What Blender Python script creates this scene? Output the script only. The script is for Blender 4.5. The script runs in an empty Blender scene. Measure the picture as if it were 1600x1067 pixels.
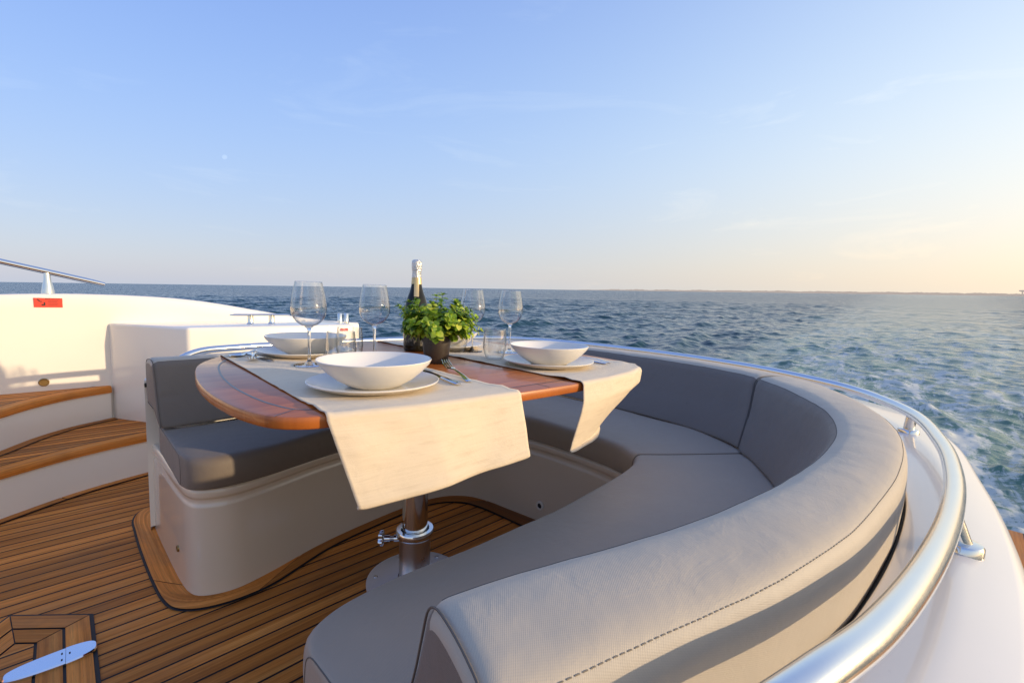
import bpy, bmesh, math, random
import numpy as np
from mathutils import Vector, Matrix, noise as mnoise

random.seed(7)
rng = np.random.default_rng(11)
sc = bpy.context.scene
col = sc.collection
PI = math.pi

# ------------------------------------------------------------------ helpers
def lk(name, me, parent=None):
    o = bpy.data.objects.new(name, me)
    col.objects.link(o)
    if parent is not None:
        o.parent = parent
    return o

def tag(o, label=None, cat=None, group=None, kind=None):
    if label: o['label'] = label
    if cat: o['category'] = cat
    if group: o['group'] = group
    if kind: o['kind'] = kind
    return o

def thing(name, label, cat, loc=(0, 0, 0), rz=0.0, group=None):
    o = bpy.data.objects.new(name, None)
    o.empty_display_size = .05
    col.objects.link(o)
    o.location = loc
    o.rotation_euler = (0, 0, rz)
    return tag(o, label, cat, group)

def mk(name, verts, faces, mat, parent=None, uvs=None, smooth=True, angle=40):
    me = bpy.data.meshes.new(name)
    me.from_pydata([tuple(v) for v in verts], [], faces)
    if uvs is not None:
        ul = me.uv_layers.new(name='UVMap')
        idx = np.empty(len(me.loops), dtype=np.int32)
        me.loops.foreach_get('vertex_index', idx)
        uv = np.asarray(uvs, dtype=np.float32)[idx]
        ul.data.foreach_set('uv', uv.ravel())
    if smooth:
        me.polygons.foreach_set('use_smooth', [True] * len(me.polygons))
        if angle < 180:
            me.set_sharp_from_angle(angle=math.radians(angle))
    me.materials.append(mat)
    me.update()
    return lk(name, me, parent)

class MB:
    """collects verts/faces/uvs into one mesh"""
    def __init__(s): s.v, s.f, s.uv = [], [], []
    def add(s, v, f, uv=None):
        b = len(s.v)
        s.v += [tuple(p) for p in v]
        s.f += [tuple(i + b for i in q) for q in f]
        s.uv += list(uv) if uv is not None else [(0.0, 0.0)] * len(v)
    def build(s, name, mat, parent=None, smooth=True, angle=40):
        return mk(name, s.v, s.f, mat, parent, s.uv, smooth, angle)

def grid(rows, closed=False, cap0=False, cap1=False, uv0=(0, 0)):
    """rows of rings -> verts, faces, uv in metres"""
    n = len(rows[0]); v = []; uv = []; f = []
    cu = 0.0
    for i, r in enumerate(rows):
        if i: cu += (Vector(r[n // 2]) - Vector(rows[i - 1][n // 2])).length
        cv = 0.0
        for j, p in enumerate(r):
            if j: cv += (Vector(p) - Vector(r[j - 1])).length
            v.append(tuple(p)); uv.append((uv0[0] + cu, uv0[1] + cv))
    m = n if closed else n - 1
    for i in range(len(rows) - 1):
        for j in range(m):
            k = (j + 1) % n
            f.append((i * n + j, i * n + k, (i + 1) * n + k, (i + 1) * n + j))
    if cap0: f.append(tuple(range(n))[::-1])
    if cap1: f.append(tuple((len(rows) - 1) * n + j for j in range(n)))
    return v, f, uv

def lathe(profile, seg=48, cx=0, cy=0, cz=0, cap0=False, cap1=False):
    rows = [[(cx + r * math.cos(2 * PI * k / seg), cy + r * math.sin(2 * PI * k / seg), cz + z) for k in range(seg)] for r, z in profile]
    return grid(rows, True, cap0, cap1)

def spline(pts, n, closed=False):
    """arc-length resampled Catmull-Rom through pts (any dimension)"""
    P = np.array(pts, float)
    if closed: P = np.vstack([P[-1], P, P[0], P[1]])
    else: P = np.vstack([2 * P[0] - P[1], P, 2 * P[-1] - P[-2]])
    out = []
    for i in range(1, len(P) - 2):
        p0, p1, p2, p3 = P[i - 1], P[i], P[i + 1], P[i + 2]
        t0 = 0; a = .5
        t1 = t0 + max(np.linalg.norm(p1 - p0), 1e-6) ** a
        t2 = t1 + max(np.linalg.norm(p2 - p1), 1e-6) ** a
        t3 = t2 + max(np.linalg.norm(p3 - p2), 1e-6) ** a
        for t in np.linspace(t1, t2, 24, endpoint=False):
            A1 = (t1 - t) / (t1 - t0) * p0 + (t - t0) / (t1 - t0) * p1
            A2 = (t2 - t) / (t2 - t1) * p1 + (t - t1) / (t2 - t1) * p2
            A3 = (t3 - t) / (t3 - t2) * p2 + (t - t2) / (t3 - t2) * p3
            B1 = (t2 - t) / (t2 - t0) * A1 + (t - t0) / (t2 - t0) * A2
            B2 = (t3 - t) / (t3 - t1) * A2 + (t - t1) / (t3 - t1) * A3
            out.append((t2 - t) / (t2 - t1) * B1 + (t - t1) / (t2 - t1) * B2)
    out.append(P[-2])
    out = np.array(out)
    d = np.r_[0, np.cumsum(np.linalg.norm(np.diff(out, axis=0), axis=1))]
    s = np.linspace(0, d[-1], n + (1 if closed else 0))
    if closed: s = s[:-1]
    return np.stack([np.interp(s, d, out[:, k]) for k in range(out.shape[1])], 1)

def lin(pts, n):
    P = np.array(pts, float)
    d = np.r_[0, np.cumsum(np.linalg.norm(np.diff(P, axis=0), axis=1))]
    s = np.linspace(0, d[-1], n)
    return np.stack([np.interp(s, d, P[:, k]) for k in range(P.shape[1])], 1)

def normals2(P, closed=False):
    """left-hand normals of a 2D polyline"""
    if closed: T = np.roll(P, -1, 0) - np.roll(P, 1, 0)
    else: T = np.gradient(P, axis=0)
    T = T / np.linalg.norm(T, axis=1)[:, None]
    return np.stack([-T[:, 1], T[:, 0]], 1)

def tube(path, r, seg=16, cap=True):
    P = [Vector(p) for p in path]
    rows = []
    T0 = (P[1] - P[0]).normalized()
    up = Vector((0, 0, 1)) if abs(T0.z) < .9 else Vector((1, 0, 0))
    N = (up - T0 * up.dot(T0)).normalized()
    for i, p in enumerate(P):
        T = (P[min(i + 1, len(P) - 1)] - P[max(i - 1, 0)]).normalized()
        N = (N - T * N.dot(T)).normalized(); B = T.cross(N)
        rr = r[i] if hasattr(r, '__len__') else r
        rows.append([p + (N * math.cos(2 * PI * k / seg) + B * math.sin(2 * PI * k / seg)) * rr for k in range(seg)])
    return grid(rows, True, cap, cap)

def round_poly(pts, radii, seg=6, closed=True):
    out = []; n = len(pts)
    for i in range(n):
        p = Vector(pts[i]); r = radii[i]
        if r <= 0 or (not closed and i in (0, n - 1)):
            out.append(tuple(p)); continue
        a = Vector(pts[i - 1]); b = Vector(pts[(i + 1) % n])
        d1 = (a - p); d2 = (b - p)
        L = min(r, d1.length * .48, d2.length * .48)
        q1 = p + d1.normalized() * L; q2 = p + d2.normalized() * L
        for k in range(seg + 1):
            t = k / seg
            out.append(tuple((1 - t) ** 2 * q1 + 2 * t * (1 - t) * p + t * t * q2))
    return out

def bevel_prism(poly, z0, z1, r=.01, seg=3, zonly=False):
    """extruded polygon with all edges bevelled -> verts, faces"""
    bm = bmesh.new()
    vs = [bm.verts.new((x, y, z0)) for x, y in poly]
    f = bm.faces.new(vs)
    g = bmesh.ops.extrude_face_region(bm, geom=[f])
    for e in g['geom']:
        if isinstance(e, bmesh.types.BMVert): e.co.z = z1
    bmesh.ops.recalc_face_normals(bm, faces=bm.faces)
    if r > 0:
        bmesh.ops.bevel(bm, geom=list(bm.edges), offset=r, segments=seg, affect='EDGES', profile=.5)
    bm.verts.index_update()
    v = [tuple(p.co) for p in bm.verts]; fs = [tuple(q.index for q in p.verts) for p in bm.faces]
    bm.free()
    return v, fs

def xf(v, M): return [tuple(M @ Vector(p)) for p in v]

# ------------------------------------------------------------------ node material helpers
class NT:
    def __init__(s, name):
        s.m = bpy.data.materials.new(name); s.m.use_nodes = True
        s.t = s.m.node_tree; s.p = s.t.nodes['Principled BSDF']; s.out = s.t.nodes['Material Output']
    def n(s, kind, **kw):
        q = s.t.nodes.new(kind)
        for k, v in kw.items():
            if k.startswith('i_'):
                q.inputs[int(k[2:])].default_value = v
            else: setattr(q, k, v)
        return q
    def l(s, a, b): s.t.links.new(a, b)
    def math(s, op, a, b=None, c=None, clamp=False):
        q = s.t.nodes.new('ShaderNodeMath'); q.operation = op; q.use_clamp = clamp
        for i, x in enumerate((a, b, c)):
            if x is None: continue
            if isinstance(x, (int, float)): q.inputs[i].default_value = x
            else: s.l(x, q.inputs[i])
        return q.outputs[0]
    def mix(s, fac, a, b, mode='MIX'):
        q = s.t.nodes.new('ShaderNodeMix'); q.data_type = 'RGBA'; q.blend_type = mode
        for i, x in ((0, fac), (6, a), (7, b)):
            if isinstance(x, (int, float)): q.inputs[i].default_value = x
            elif isinstance(x, tuple): q.inputs[i].default_value = (*x, 1) if len(x) == 3 else x
            else: s.l(x, q.inputs[i])
        return q.outputs[2]
    def ramp(s, fac, stops, interp='LINEAR'):
        q = s.t.nodes.new('ShaderNodeValToRGB'); q.color_ramp.interpolation = interp
        e = q.color_ramp.elements
        while len(e) < len(stops): e.new(.5)
        for el, (p, c) in zip(e, stops):
            el.position = p; el.color = (*c, 1) if len(c) == 3 else c
        s.l(fac, q.inputs[0]); return q.outputs[0]
    def noise(s, vec, scale, detail=4, rough=.55, dist=0.0):
        q = s.t.nodes.new('ShaderNodeTexNoise'); q.inputs['Scale'].default_value = scale
        q.inputs['Detail'].default_value = detail; q.inputs['Roughness'].default_value = rough
        q.inputs['Distortion'].default_value = dist
        if vec is not None: s.l(vec, q.inputs['Vector'])
        return q.outputs['Fac']
    def uv(s): return s.n('ShaderNodeUVMap', uv_map='UVMap').outputs[0]
    def obj(s): return s.n('ShaderNodeTexCoord').outputs['Object']
    def vmap(s, vec, scale=(1, 1, 1), loc=(0, 0, 0), rot=(0, 0, 0)):
        q = s.n('ShaderNodeMapping'); s.l(vec, q.inputs[0])
        q.inputs[1].default_value = loc; q.inputs[2].default_value = rot; q.inputs[3].default_value = scale
        return q.outputs[0]
    def sep(s, vec):
        q = s.n('ShaderNodeSeparateXYZ'); s.l(vec, q.inputs[0]); return q.outputs
    def comb(s, x, y, z):
        q = s.n('ShaderNodeCombineXYZ')
        for i, k in enumerate((x, y, z)):
            if isinstance(k, (int, float)): q.inputs[i].default_value = k
            else: s.l(k, q.inputs[i])
        return q.outputs[0]
    def bump(s, h, strength=.3, dist=.01, normal=None):
        q = s.n('ShaderNodeBump'); q.inputs['Strength'].default_value = strength; q.inputs['Distance'].default_value = dist
        s.l(h, q.inputs['Height'])
        if normal is not None: s.l(normal, q.inputs['Normal'])
        return q.outputs[0]
    def set(s, **kw):
        names = dict(base='Base Color', rough='Roughness', metal='Metallic', ior='IOR', spec='Specular IOR Level', coat='Coat Weight',
                     coatr='Coat Roughness', trans='Transmission Weight', normal='Normal', coatn='Coat Normal', sheen='Sheen Weight', sss='Subsurface Weight')
        for k, v in kw.items():
            i = s.p.inputs[names[k]]
            if isinstance(v, (int, float)): i.default_value = v
            elif isinstance(v, tuple): i.default_value = (*v, 1)
            else: s.l(v, i)
        return s

def simple(name, base, rough=.5, **kw):
    return NT(name).set(base=base, rough=rough, **kw).m

def m_gelcoat(name='gelcoat', c1=(.88, .82, .725), c2=(.82, .76, .665)):
    a = NT(name); o = a.obj()
    n1 = a.noise(o, 3.0, 5); n2 = a.noise(o, 140, 3)
    base = a.mix(n1, c1, c2)
    sp = a.ramp(n2, [(.70, (0, 0, 0)), (.78, (1, 1, 1))])
    base = a.mix(a.math('MULTIPLY', sp, .12), base, (.45, .42, .38))
    r = a.math('MULTIPLY_ADD', n1, .08, .02)
    a.set(base=base, rough=.34, coat=.85, coatr=r, spec=.5)
    a.set(coatn=a.bump(a.noise(o, 9, 2), .02, .02))
    return a.m

def m_teak(name, pitch=None, wet=0.0, dark=1.0):
    a = NT(name); uv = a.uv(); x, y, _ = a.sep(uv)
    ip = pitch or 1.0
    t = a.math('DIVIDE', y, ip); idn = a.math('FLOOR', t)
    wn = a.n('ShaderNodeTexWhiteNoise', noise_dimensions='1D'); a.l(idn, wn.inputs['W'])
    rnd = wn.outputs['Value']
    xo = a.math('MULTIPLY_ADD', rnd, 37.0, x)
    g1 = a.noise(a.comb(a.math('MULTIPLY', xo, 3.0), a.math('MULTIPLY', y, 170), rnd), 1.0, 6, .65, .4)
    g2 = a.noise(a.comb(a.math('MULTIPLY', xo, 1.1), a.math('MULTIPLY', y, 34), rnd), 1.0, 5, .6, 1.2)
    pores = a.noise(a.comb(a.math('MULTIPLY', xo, 30), a.math('MULTIPLY', y, 900), rnd), 1.0, 2, .5)
    c = a.ramp(g2, [(.25, (.37, .115, .018)), (.5, (.66, .225, .040)), (.75, (.80, .33, .074))])
    c = a.mix(a.math('MULTIPLY', a.ramp(g1, [(.35, (1, 1, 1)), (.6, (0, 0, 0))]), .35), c, (.16, .06, .02))
    val = a.math('MULTIPLY_ADD', rnd, .62, .70)
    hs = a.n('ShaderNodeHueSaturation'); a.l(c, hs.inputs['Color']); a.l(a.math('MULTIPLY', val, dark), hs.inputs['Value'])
    hs.inputs['Saturation'].default_value = 1.0
    c = hs.outputs[0]
    c = a.mix(a.math('MULTIPLY', a.ramp(pores, [(.62, (0, 0, 0)), (.72, (1, 1, 1))]), .35), c, (.09, .04, .015))
    gry = a.ramp(a.noise(a.vmap(uv, (1.0, 1.6, 1)), 5.5, 5, .7), [(.50, (0, 0, 0)), (.75, (1, 1, 1))])
    c = a.mix(a.math('MULTIPLY', gry, .12), c, (.42, .31, .20))
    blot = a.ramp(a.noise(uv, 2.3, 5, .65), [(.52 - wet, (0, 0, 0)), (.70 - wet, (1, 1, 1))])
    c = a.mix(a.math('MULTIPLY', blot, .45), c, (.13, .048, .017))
    rough = a.math('MULTIPLY_ADD', blot, -.25, .56)
    h = a.math('MULTIPLY', g1, .25)
    if pitch:
        fr = a.math('FRACT', t); e = a.math('MINIMUM', fr, a.math('SUBTRACT', 1.0, fr))
        w = .0037 / pitch
        k = a.math('SUBTRACT', 1.0, a.math('SMOOTH_MIN', 1.0, a.math('DIVIDE', e, w), .05), clamp=True)
        k = a.ramp(a.math('DIVIDE', e, w), [(.75, (1, 1, 1)), (1.0, (0, 0, 0))])
        c = a.mix(k, c, (.012, .011, .011))
        h = a.math('SUBTRACT', h, a.math('MULTIPLY', k, 1.2))
    a.set(base=c, rough=rough, normal=a.bump(h, .35, .0015), spec=.16)
    return a.m

def m_varnish():
    a = NT('varnished_mahogany'); uv = a.uv(); x, y, _ = a.sep(uv)
    g2 = a.noise(a.comb(a.math('MULTIPLY', x, 1.6), a.math('MULTIPLY', y, 22), 0.3), 1.0, 6, .62, 1.0)
    g1 = a.noise(a.comb(a.math('MULTIPLY', x, 5), a.math('MULTIPLY', y, 150), 0.7), 1.0, 4, .6, .3)
    c = a.ramp(g2, [(.25, (.30, .075, .012)), (.55, (.52, .150, .024)), (.8, (.64, .21, .040))])
    c = a.mix(a.math('MULTIPLY', g1, .35), c, (.16, .035, .01))
    a.set(base=c, rough=.45, spec=.3, coat=.55, coatr=.14, coatn=a.bump(a.noise(uv, 40, 3), .015, .01))
    return a.m

def m_vinyl(name, base, rough=.5, period=.0021):
    a = NT(name); uv = a.uv(); x, y, _ = a.sep(uv); o = a.obj()
    k = 2 * PI / period
    s1 = a.math('SINE', a.math('MULTIPLY', a.math('ADD', x, a.math('MULTIPLY', y, .55)), k))
    s2 = a.math('SINE', a.math('MULTIPLY', a.math('SUBTRACT', a.math('MULTIPLY', x, .3), y), k * .9))
    w = a.math('ADD', s1, a.math('MULTIPLY', s2, .5))
    n1 = a.noise(o, 2.6, 4); n2 = a.noise(o, 26, 4)
    c = a.mix(n1, tuple(b * .90 for b in base), tuple(min(1, b * 1.10) for b in base))
    c = a.mix(a.math('MULTIPLY_ADD', w, .11, .10, clamp=True), c, tuple(b * .55 for b in base))
    sp = a.ramp(a.noise(o, 21, 2, .4), [(.76, (0, 0, 0)), (.80, (1, 1, 1))])
    c = a.mix(a.math('MULTIPLY', sp, .25), c, tuple(b * .5 for b in base))
    nb = a.bump(n2, .10, .012)
    nb = a.bump(a.noise(o, 6, 3), .35, .014, nb)
    wr = a.noise(a.vmap(o, (9, 9, 30)), 1.0, 4, .6, 2.2); nb = a.bump(a.ramp(wr, [(.50, (0, 0, 0)), (.56, (1, 1, 1)), (.62, (0, 0, 0))]), .05, .004, nb)
    nb = a.bump(w, .13, .0007, nb)
    a.set(base=c, rough=a.math('MULTIPLY_ADD', n2, .14, rough - .07), spec=.42, normal=nb, sheen=.12)
    return a.m

def m_cloth():
    a = NT('cream_runner_cloth'); uv = a.uv(); x, y, _ = a.sep(uv)
    sl = a.noise(a.comb(a.math('MULTIPLY', x, 9), a.math('MULTIPLY', y, 300), 0), 1.0, 3, .6)
    sl2 = a.noise(a.comb(a.math('MULTIPLY', x, 16), a.math('MULTIPLY', y, 90), 3.1), 1.0, 4, .6)
    c = a.mix(sl, (.80, .67, .49), (.71, .575, .40))
    c = a.mix(a.math('MULTIPLY', a.ramp(sl2, [(.52, (0, 0, 0)), (.70, (1, 1, 1))]), .32), c, (.56, .44, .29))
    k = 2 * PI / .0016
    wv = a.math('MULTIPLY', a.math('SINE', a.math('MULTIPLY', x, k)), a.math('SINE', a.math('MULTIPLY', y, k)))
    h = a.math('ADD', a.math('MULTIPLY', wv, .5), a.math('MULTIPLY', sl, 2.0))
    o = a.obj(); cr = a.noise(a.vmap(o, (7, 7, 7)), 1.0, 4, .55, 1.4)
    nb = a.bump(a.ramp(cr, [(.46, (0, 0, 0)), (.52, (1, 1, 1)), (.58, (0, 0, 0))]), .04, .006); nb = a.bump(a.noise(o, 12, 3), .14, .010, nb)
    a.set(base=c, rough=.85, spec=.2, normal=a.bump(h, .35, .0008, nb), sheen=.2)
    return a.m

def m_steel(name, rough=.12, base=(.74, .73, .71), scr=.0):
    a = NT(name); o = a.obj()
    n = a.noise(o, 35, 4)
    r = a.math('MULTIPLY_ADD', n, .10 + scr, rough)
    a.set(base=base, metal=1.0, rough=r)
    if scr:
        s = a.noise(a.vmap(o, (220, 220, 220)), 1.0, 4, .7)
        a.set(normal=a.bump(s, .06, .001))
    return a.m

def m_thin_glass():
    a = NT('thin_clear_glass')
    tr = a.n('ShaderNodeBsdfTransparent'); gl = a.n('ShaderNodeBsdfGlossy')
    gl.inputs['Roughness'].default_value = .015
    g = a.n('ShaderNodeNewGeometry'); dt = a.n('ShaderNodeVectorMath', operation='DOT_PRODUCT')
    a.l(g.outputs['Normal'], dt.inputs[0]); a.l(g.outputs['Incoming'], dt.inputs[1])
    fac = a.math('SUBTRACT', 1.0, a.math('ABSOLUTE', dt.outputs['Value']), clamp=True)
    edge = a.math('POWER', fac, 5.0)
    tint = a.mix(edge, (.985, .988, .986), (.55, .57, .58)); a.l(tint, tr.inputs[0])
    f = a.math('MULTIPLY_ADD', a.math('POWER', fac, 2.4), .80, .055, clamp=True)
    mx = a.n('ShaderNodeMixShader'); a.l(f, mx.inputs[0]); a.l(tr.outputs[0], mx.inputs[1]); a.l(gl.outputs[0], mx.inputs[2])
    a.l(mx.outputs[0], a.out.inputs[0])
    return a.m

def m_leaf():
    a = NT('leaf'); uv = a.uv(); x, y, _ = a.sep(uv)
    wn = a.n('ShaderNodeTexWhiteNoise', noise_dimensions='1D'); a.l(a.math('FLOOR', x), wn.inputs['W'])
    c = a.ramp(wn.outputs['Value'], [(0, (.025, .075, .010)), (.25, (.13, .28, .020)), (.6, (.44, .62, .042)), (1, (.74, .78, .13))])
    c = a.mix(a.math('MULTIPLY', a.math('POWER', a.math('FRACT', x), 3.0), .35), c, (.35, .36, .12))
    a.set(base=c, rough=.42, spec=.4)
    tl = a.n('ShaderNodeBsdfTranslucent'); a.l(c, tl.inputs[0])
    mx = a.n('ShaderNodeMixShader'); mx.inputs[0].default_value = .38
    a.l(a.p.outputs[0], mx.inputs[1]); a.l(tl.outputs[0], mx.inputs[2]); a.l(mx.outputs[0], a.out.inputs[0])
    return a.m

GEL = m_gelcoat()
TEAK = m_teak('teak_deck_planks', .0505)
TEAKS = m_teak('teak_step_planks', .044)
TEAK1 = m_teak('teak_margin')
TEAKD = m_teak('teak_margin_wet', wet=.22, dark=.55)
VARN = m_varnish()
VARN_D = simple('dark_mahogany', (.10, .028, .010), .35, coat=.5, coatr=.15)
INLAY = simple('dark_inlay', (.02, .018, .022), .35, coat=.25, coatr=.2)
CAULK = simple('black_caulk', (.012, .011, .011), .6)
VIN = m_vinyl('taupe_vinyl_inner_shade', (.175, .142, .115), .58, .0019)  # inner backrest faces, base darkened to carry their shade
VINT = m_vinyl('taupe_vinyl_top_sunlight', (.48, .415, .325), .56, .0019)  # same upholstery as the inner faces, lightened to paint in sunlight
GEL2 = m_gelcoat('cream_gelcoat', (.70, .585, .455), (.64, .53, .41))
VIN3 = m_vinyl('taupe_vinyl_seat_painted_shade', (.185, .150, .120), .56, .0019)  # same upholstery as the other seats, shade put into the colour
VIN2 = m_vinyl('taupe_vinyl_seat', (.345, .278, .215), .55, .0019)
PIPE = simple('dark_seam_piping', (.12, .102, .085), .7)
STIT = simple('stitch_thread', (.20, .165, .12), .7)
RUB = simple('black_rubber', (.014, .013, .012), .55)
CLOTH = m_cloth()
STEEL = m_steel('polished_steel', .06)
STEELR = m_steel('weathered_steel', .09, (.80, .79, .77), .04)
STEELH = m_steel('mirror_steel', .03, (.86, .87, .90))
STEELB = m_steel('satin_steel', .24, (.62, .60, .58))
CHINA = NT('cream_china').set(base=(.78, .735, .66), rough=.28, coat=.35, coatr=.08, spec=.5).m
GLASS = m_thin_glass()
SGLASS = NT('solid_glass').set(base=(.97, .98, .97), rough=.0, trans=1.0, ior=1.48).m
BOTTLE = simple('dark_green_bottle_glass', (.012, .010, .005), .10, spec=.35)
LABEL = NT('bottle_label')
_o = LABEL.obj(); _n = LABEL.noise(LABEL.vmap(_o, (90, 90, 60)), 1.0, 3, .6)
LABEL.set(base=LABEL.mix(LABEL.ramp(_n, [(.54, (0, 0, 0)), (.60, (1, 1, 1))]), (.010, .010, .009), (.16, .14, .10)), rough=.3); LABEL = LABEL.m
FOIL = NT('silver_foil'); _o = FOIL.obj()
_vo = FOIL.n('ShaderNodeTexVoronoi'); FOIL.l(_o, _vo.inputs['Vector']); _vo.inputs['Scale'].default_value = 210
FOIL.set(base=(.78, .74, .68), metal=.9, rough=.28, normal=FOIL.bump(_vo.outputs['Distance'], .9, .003)); FOIL = FOIL.m
GOLD = simple('pale_gold_foil', (.66, .50, .26), .38, metal=.55)
POT = simple('dark_brown_plastic_pot', (.040, .030, .024), .42)
SOIL = simple('dark_soil', (.02, .014, .01), .9)
STEM = simple('plant_stem', (.05, .075, .02), .6)
LEAF = m_leaf()
RED = simple('red_sticker', (.62, .055, .028), .45)
BLACK = simple('black_print', (.02, .015, .015), .5)
REDP = simple('dark_red_print', (.33, .03, .02), .5)
DARK = simple('dark_hole', (.01, .01, .01), .6)
BRASS = simple('bronze_fitting', (.30, .19, .07), .35, metal=.8)

# ================================================================== BOAT (built level, x = aft, y = to port, z above the cockpit sole)
# ------------------------------------------------------------------ teak sole
def uvab(v): return [(p[0], p[1]) for p in v]
v = [(-3.2, -1.0, 0), (1.6, -1.0, 0), (1.6, 3.0, 0), (-3.2, 3.0, 0)]
deck = mk('teak_deck', v, [(0, 1, 2, 3)], TEAK, None, uvab(v), False)
tag(deck, kind='structure')

_pk = [0]
def plank(mb, poly, z, along=None, th=.0):
    """one teak plank: polygon with grain along a direction; every plank gets its own uv cell"""
    _pk[0] += 1
    P = [Vector((p[0], p[1])) for p in poly]
    if along is None: along = (P[1] - P[0])
    d = Vector(along[:2]).normalized(); nrm = Vector((-d.y, d.x)); c = P[0]
    uv = [((p - c).dot(d), _pk[0] + .5 + (p - c).dot(nrm)) for p in P]
    vs = [(p.x, p.y, z) for p in P]; n = len(vs)
    if th:
        vs2 = [(p.x, p.y, z - th) for p in P]
        fs = [tuple(range(n))] + [(i, i + n, (i + 1) % n + n, (i + 1) % n) for i in range(n)]
        mb.add(vs + vs2, fs, uv + [(u, w + .05) for u, w in uv])
    else: mb.add(vs, [tuple(range(n))], uv)

def jgap(A, i0, i1, g=.004):
    P = [tuple(p) for p in A[i0:i1]]
    a, b = Vector(P[-2]), Vector(P[-1]); L_ = (b - a).length
    P[-1] = tuple(b - (b - a) * min(.6, g / L_))
    return P
def strip(mb, A, B, z, joints=()):
    """strip of plank between polylines A and B, grain following it"""
    _pk[0] += 1
    cu = 0; vs = []; uv = []; fs = []
    for i, (a, b) in enumerate(zip(A, B)):
        if i: cu += math.dist(A[i], A[i - 1])
        if i in joints: _pk[0] += 1
        w = math.dist(a, b)
        vs += [(a[0], a[1], z), (b[0], b[1], z)]; uv += [(cu, _pk[0] + .4), (cu, _pk[0] + .4 + w)]
        if i: fs.append((2 * i - 2, 2 * i - 1, 2 * i + 1, 2 * i))
    mb.add(vs, fs, uv)

# margin planks round the seat base
base_line = [(.262, 2.30), (.232, 2.25), (.227, 2.17), (.232, 1.895), (.239, 1.673), (.247, 1.60), (.262, 1.563), (.30, 1.538), (.353, 1.527), (.428, 1.540), (.646, 1.607),
             (.866, 1.645), (1.059, 1.662), (1.17, 1.655), (1.25, 1.625), (1.312, 1.565), (1.345, 1.48), (1.367, 1.333), (1.385, 1.185), (1.385, .95), (1.36, .82)]
out_line = [(.262, 2.36), (.205, 2.335), (.176, 2.26), (.171, 2.15), (.170, 1.95), (.176, 1.72), (.184, 1.61), (.200, 1.546), (.235, 1.506), (.29, 1.480), (.357, 1.470), (.44, 1.478),
            (.65, 1.560), (.866, 1.600), (1.05, 1.617), (1.14, 1.61), (1.20, 1.585), (1.262, 1.52), (1.285, 1.44), (1.298, 1.32), (1.306, 1.165), (1.306, .9)]
BL = spline(base_line, 150); OL = spline(out_line, 150)
NL = normals2(OL)
side = 1 if np.dot(NL[75], OL[75] - BL[75]) > 0 else -1
OL2 = OL + NL * side * .007
mt = thing('deck_margin', 'curved teak margin plank edged in black around the foot of the far seat', 'deck trim')
mb = MB(); strip(mb, [tuple(p) for p in BL], [tuple(p) for p in OL2], .003); mb.build('caulking', CAULK, mt, False)
mb = MB(); strip(mb, jgap(BL, 0, 39), jgap(OL, 0, 39), .006)
strip(mb, jgap(BL, 38, 63), jgap(OL, 38, 63), .006)
strip(mb, jgap(BL, 62, 113), jgap(OL, 62, 113), .006); mb.build('margin_plank', TEAK1, mt, False)
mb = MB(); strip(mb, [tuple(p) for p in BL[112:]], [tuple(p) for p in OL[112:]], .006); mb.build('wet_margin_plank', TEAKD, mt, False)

# hatch in the sole, lower left
ht = thing('deck_hatch', 'flush teak deck hatch with mitred border planks and black seams', 'deck hatch')
O = [(.023, .70), (.023, 1.664), (-.133, 1.799), (-.36, 1.50), (-.36, .70)]
def inset(poly, d):
    n = len(poly); out = []
    for i in range(n):
        p = Vector(poly[i]); a = Vector(poly[i - 1]); b = Vector(poly[(i + 1) % n])
        d1 = (p - a).normalized(); d2 = (b - p).normalized()
        n1 = Vector((-d1.y, d1.x)); n2 = Vector((-d2.y, d2.x)); bis = (n1 + n2).normalized()
        out.append(tuple(p + bis * (d / max(.2, bis.dot(n1)))))
    return out
blk = inset(O, -.009)
mk('caulking', [(x, y, .003) for x, y in blk], [tuple(range(len(blk)))], CAULK, ht, None, False)
R0 = O; R1 = inset(O, .048); R1b = inset(O, .054); R2 = inset(O, .100); R2b = inset(O, .106)
mb = MB()
for A, B in ((R0, R1), (R1b, R2)):
    for i in range(5):
        j = (i + 1) % 5
        a0, a1, b1, b0 = (Vector(q) for q in (A[i], A[j], B[j], B[i]))
        t = (a1 - a0).normalized() * .0018
        plank(mb, [a0 + t, a1 - t, b1 - t, b0 + t], .006)
mb.build('border_plank', TEAK1, ht, False)
vs = [(x, y, .006) for x, y in R2b]
mk('hatch_panel', vs, [tuple(range(5))], TEAK, ht, [(x, y + .013) for x, y, z in vs], False)

# stainless flush hinge on the hatch
hg = None
def leafshape(x0, x1, rnd_end, hw0, hw1):
    pts = []
    n = 14
    if rnd_end == 'r':
        xs = [x0 + (x1 - x0) * math.sin(k / n * PI / 2) for k in range(n + 1)]
        w = [hw0 * math.cos(k / n * PI / 2) ** .62 for k in range(n + 1)]
    else:
        xs = [x0 - (x0 - x1) * math.sin(k / n * PI / 2) for k in range(n + 1)]
        w = [hw0 * math.cos(k / n * PI / 2) ** .62 for k in range(n + 1)]
    up = list(zip(xs, w)); dn = [(x, -y) for x, y in up[::-1]]
    return up + dn[1:]
for x0, x1, e, tw in ((.0005, -.106, 'l', .032), (.0012, .058, 'r', .034)):
    P = leafshape(x0, x1, e, tw, 0)
    if e == 'r': P = P[::-1]
    n = len(P)
    rows = [[(x, y, 0) for x, y in P], [(x, y, .0042) for x, y in P], [(x * .975, y * .90, .0068) for x, y in P]]
    v_, f_, uv_ = grid(rows, True, False, True)
    if hg is None:
        hg = mk('hinge', v_, f_, STEELH, ht, uv_, True, 12); hg.location = (-.026, 1.503, .006); hg.rotation_euler = (0, 0, -.02)
    else: mk('hinge_leaf', v_, f_, STEELH, hg, uv_, True, 12)
mb = MB()
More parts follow.
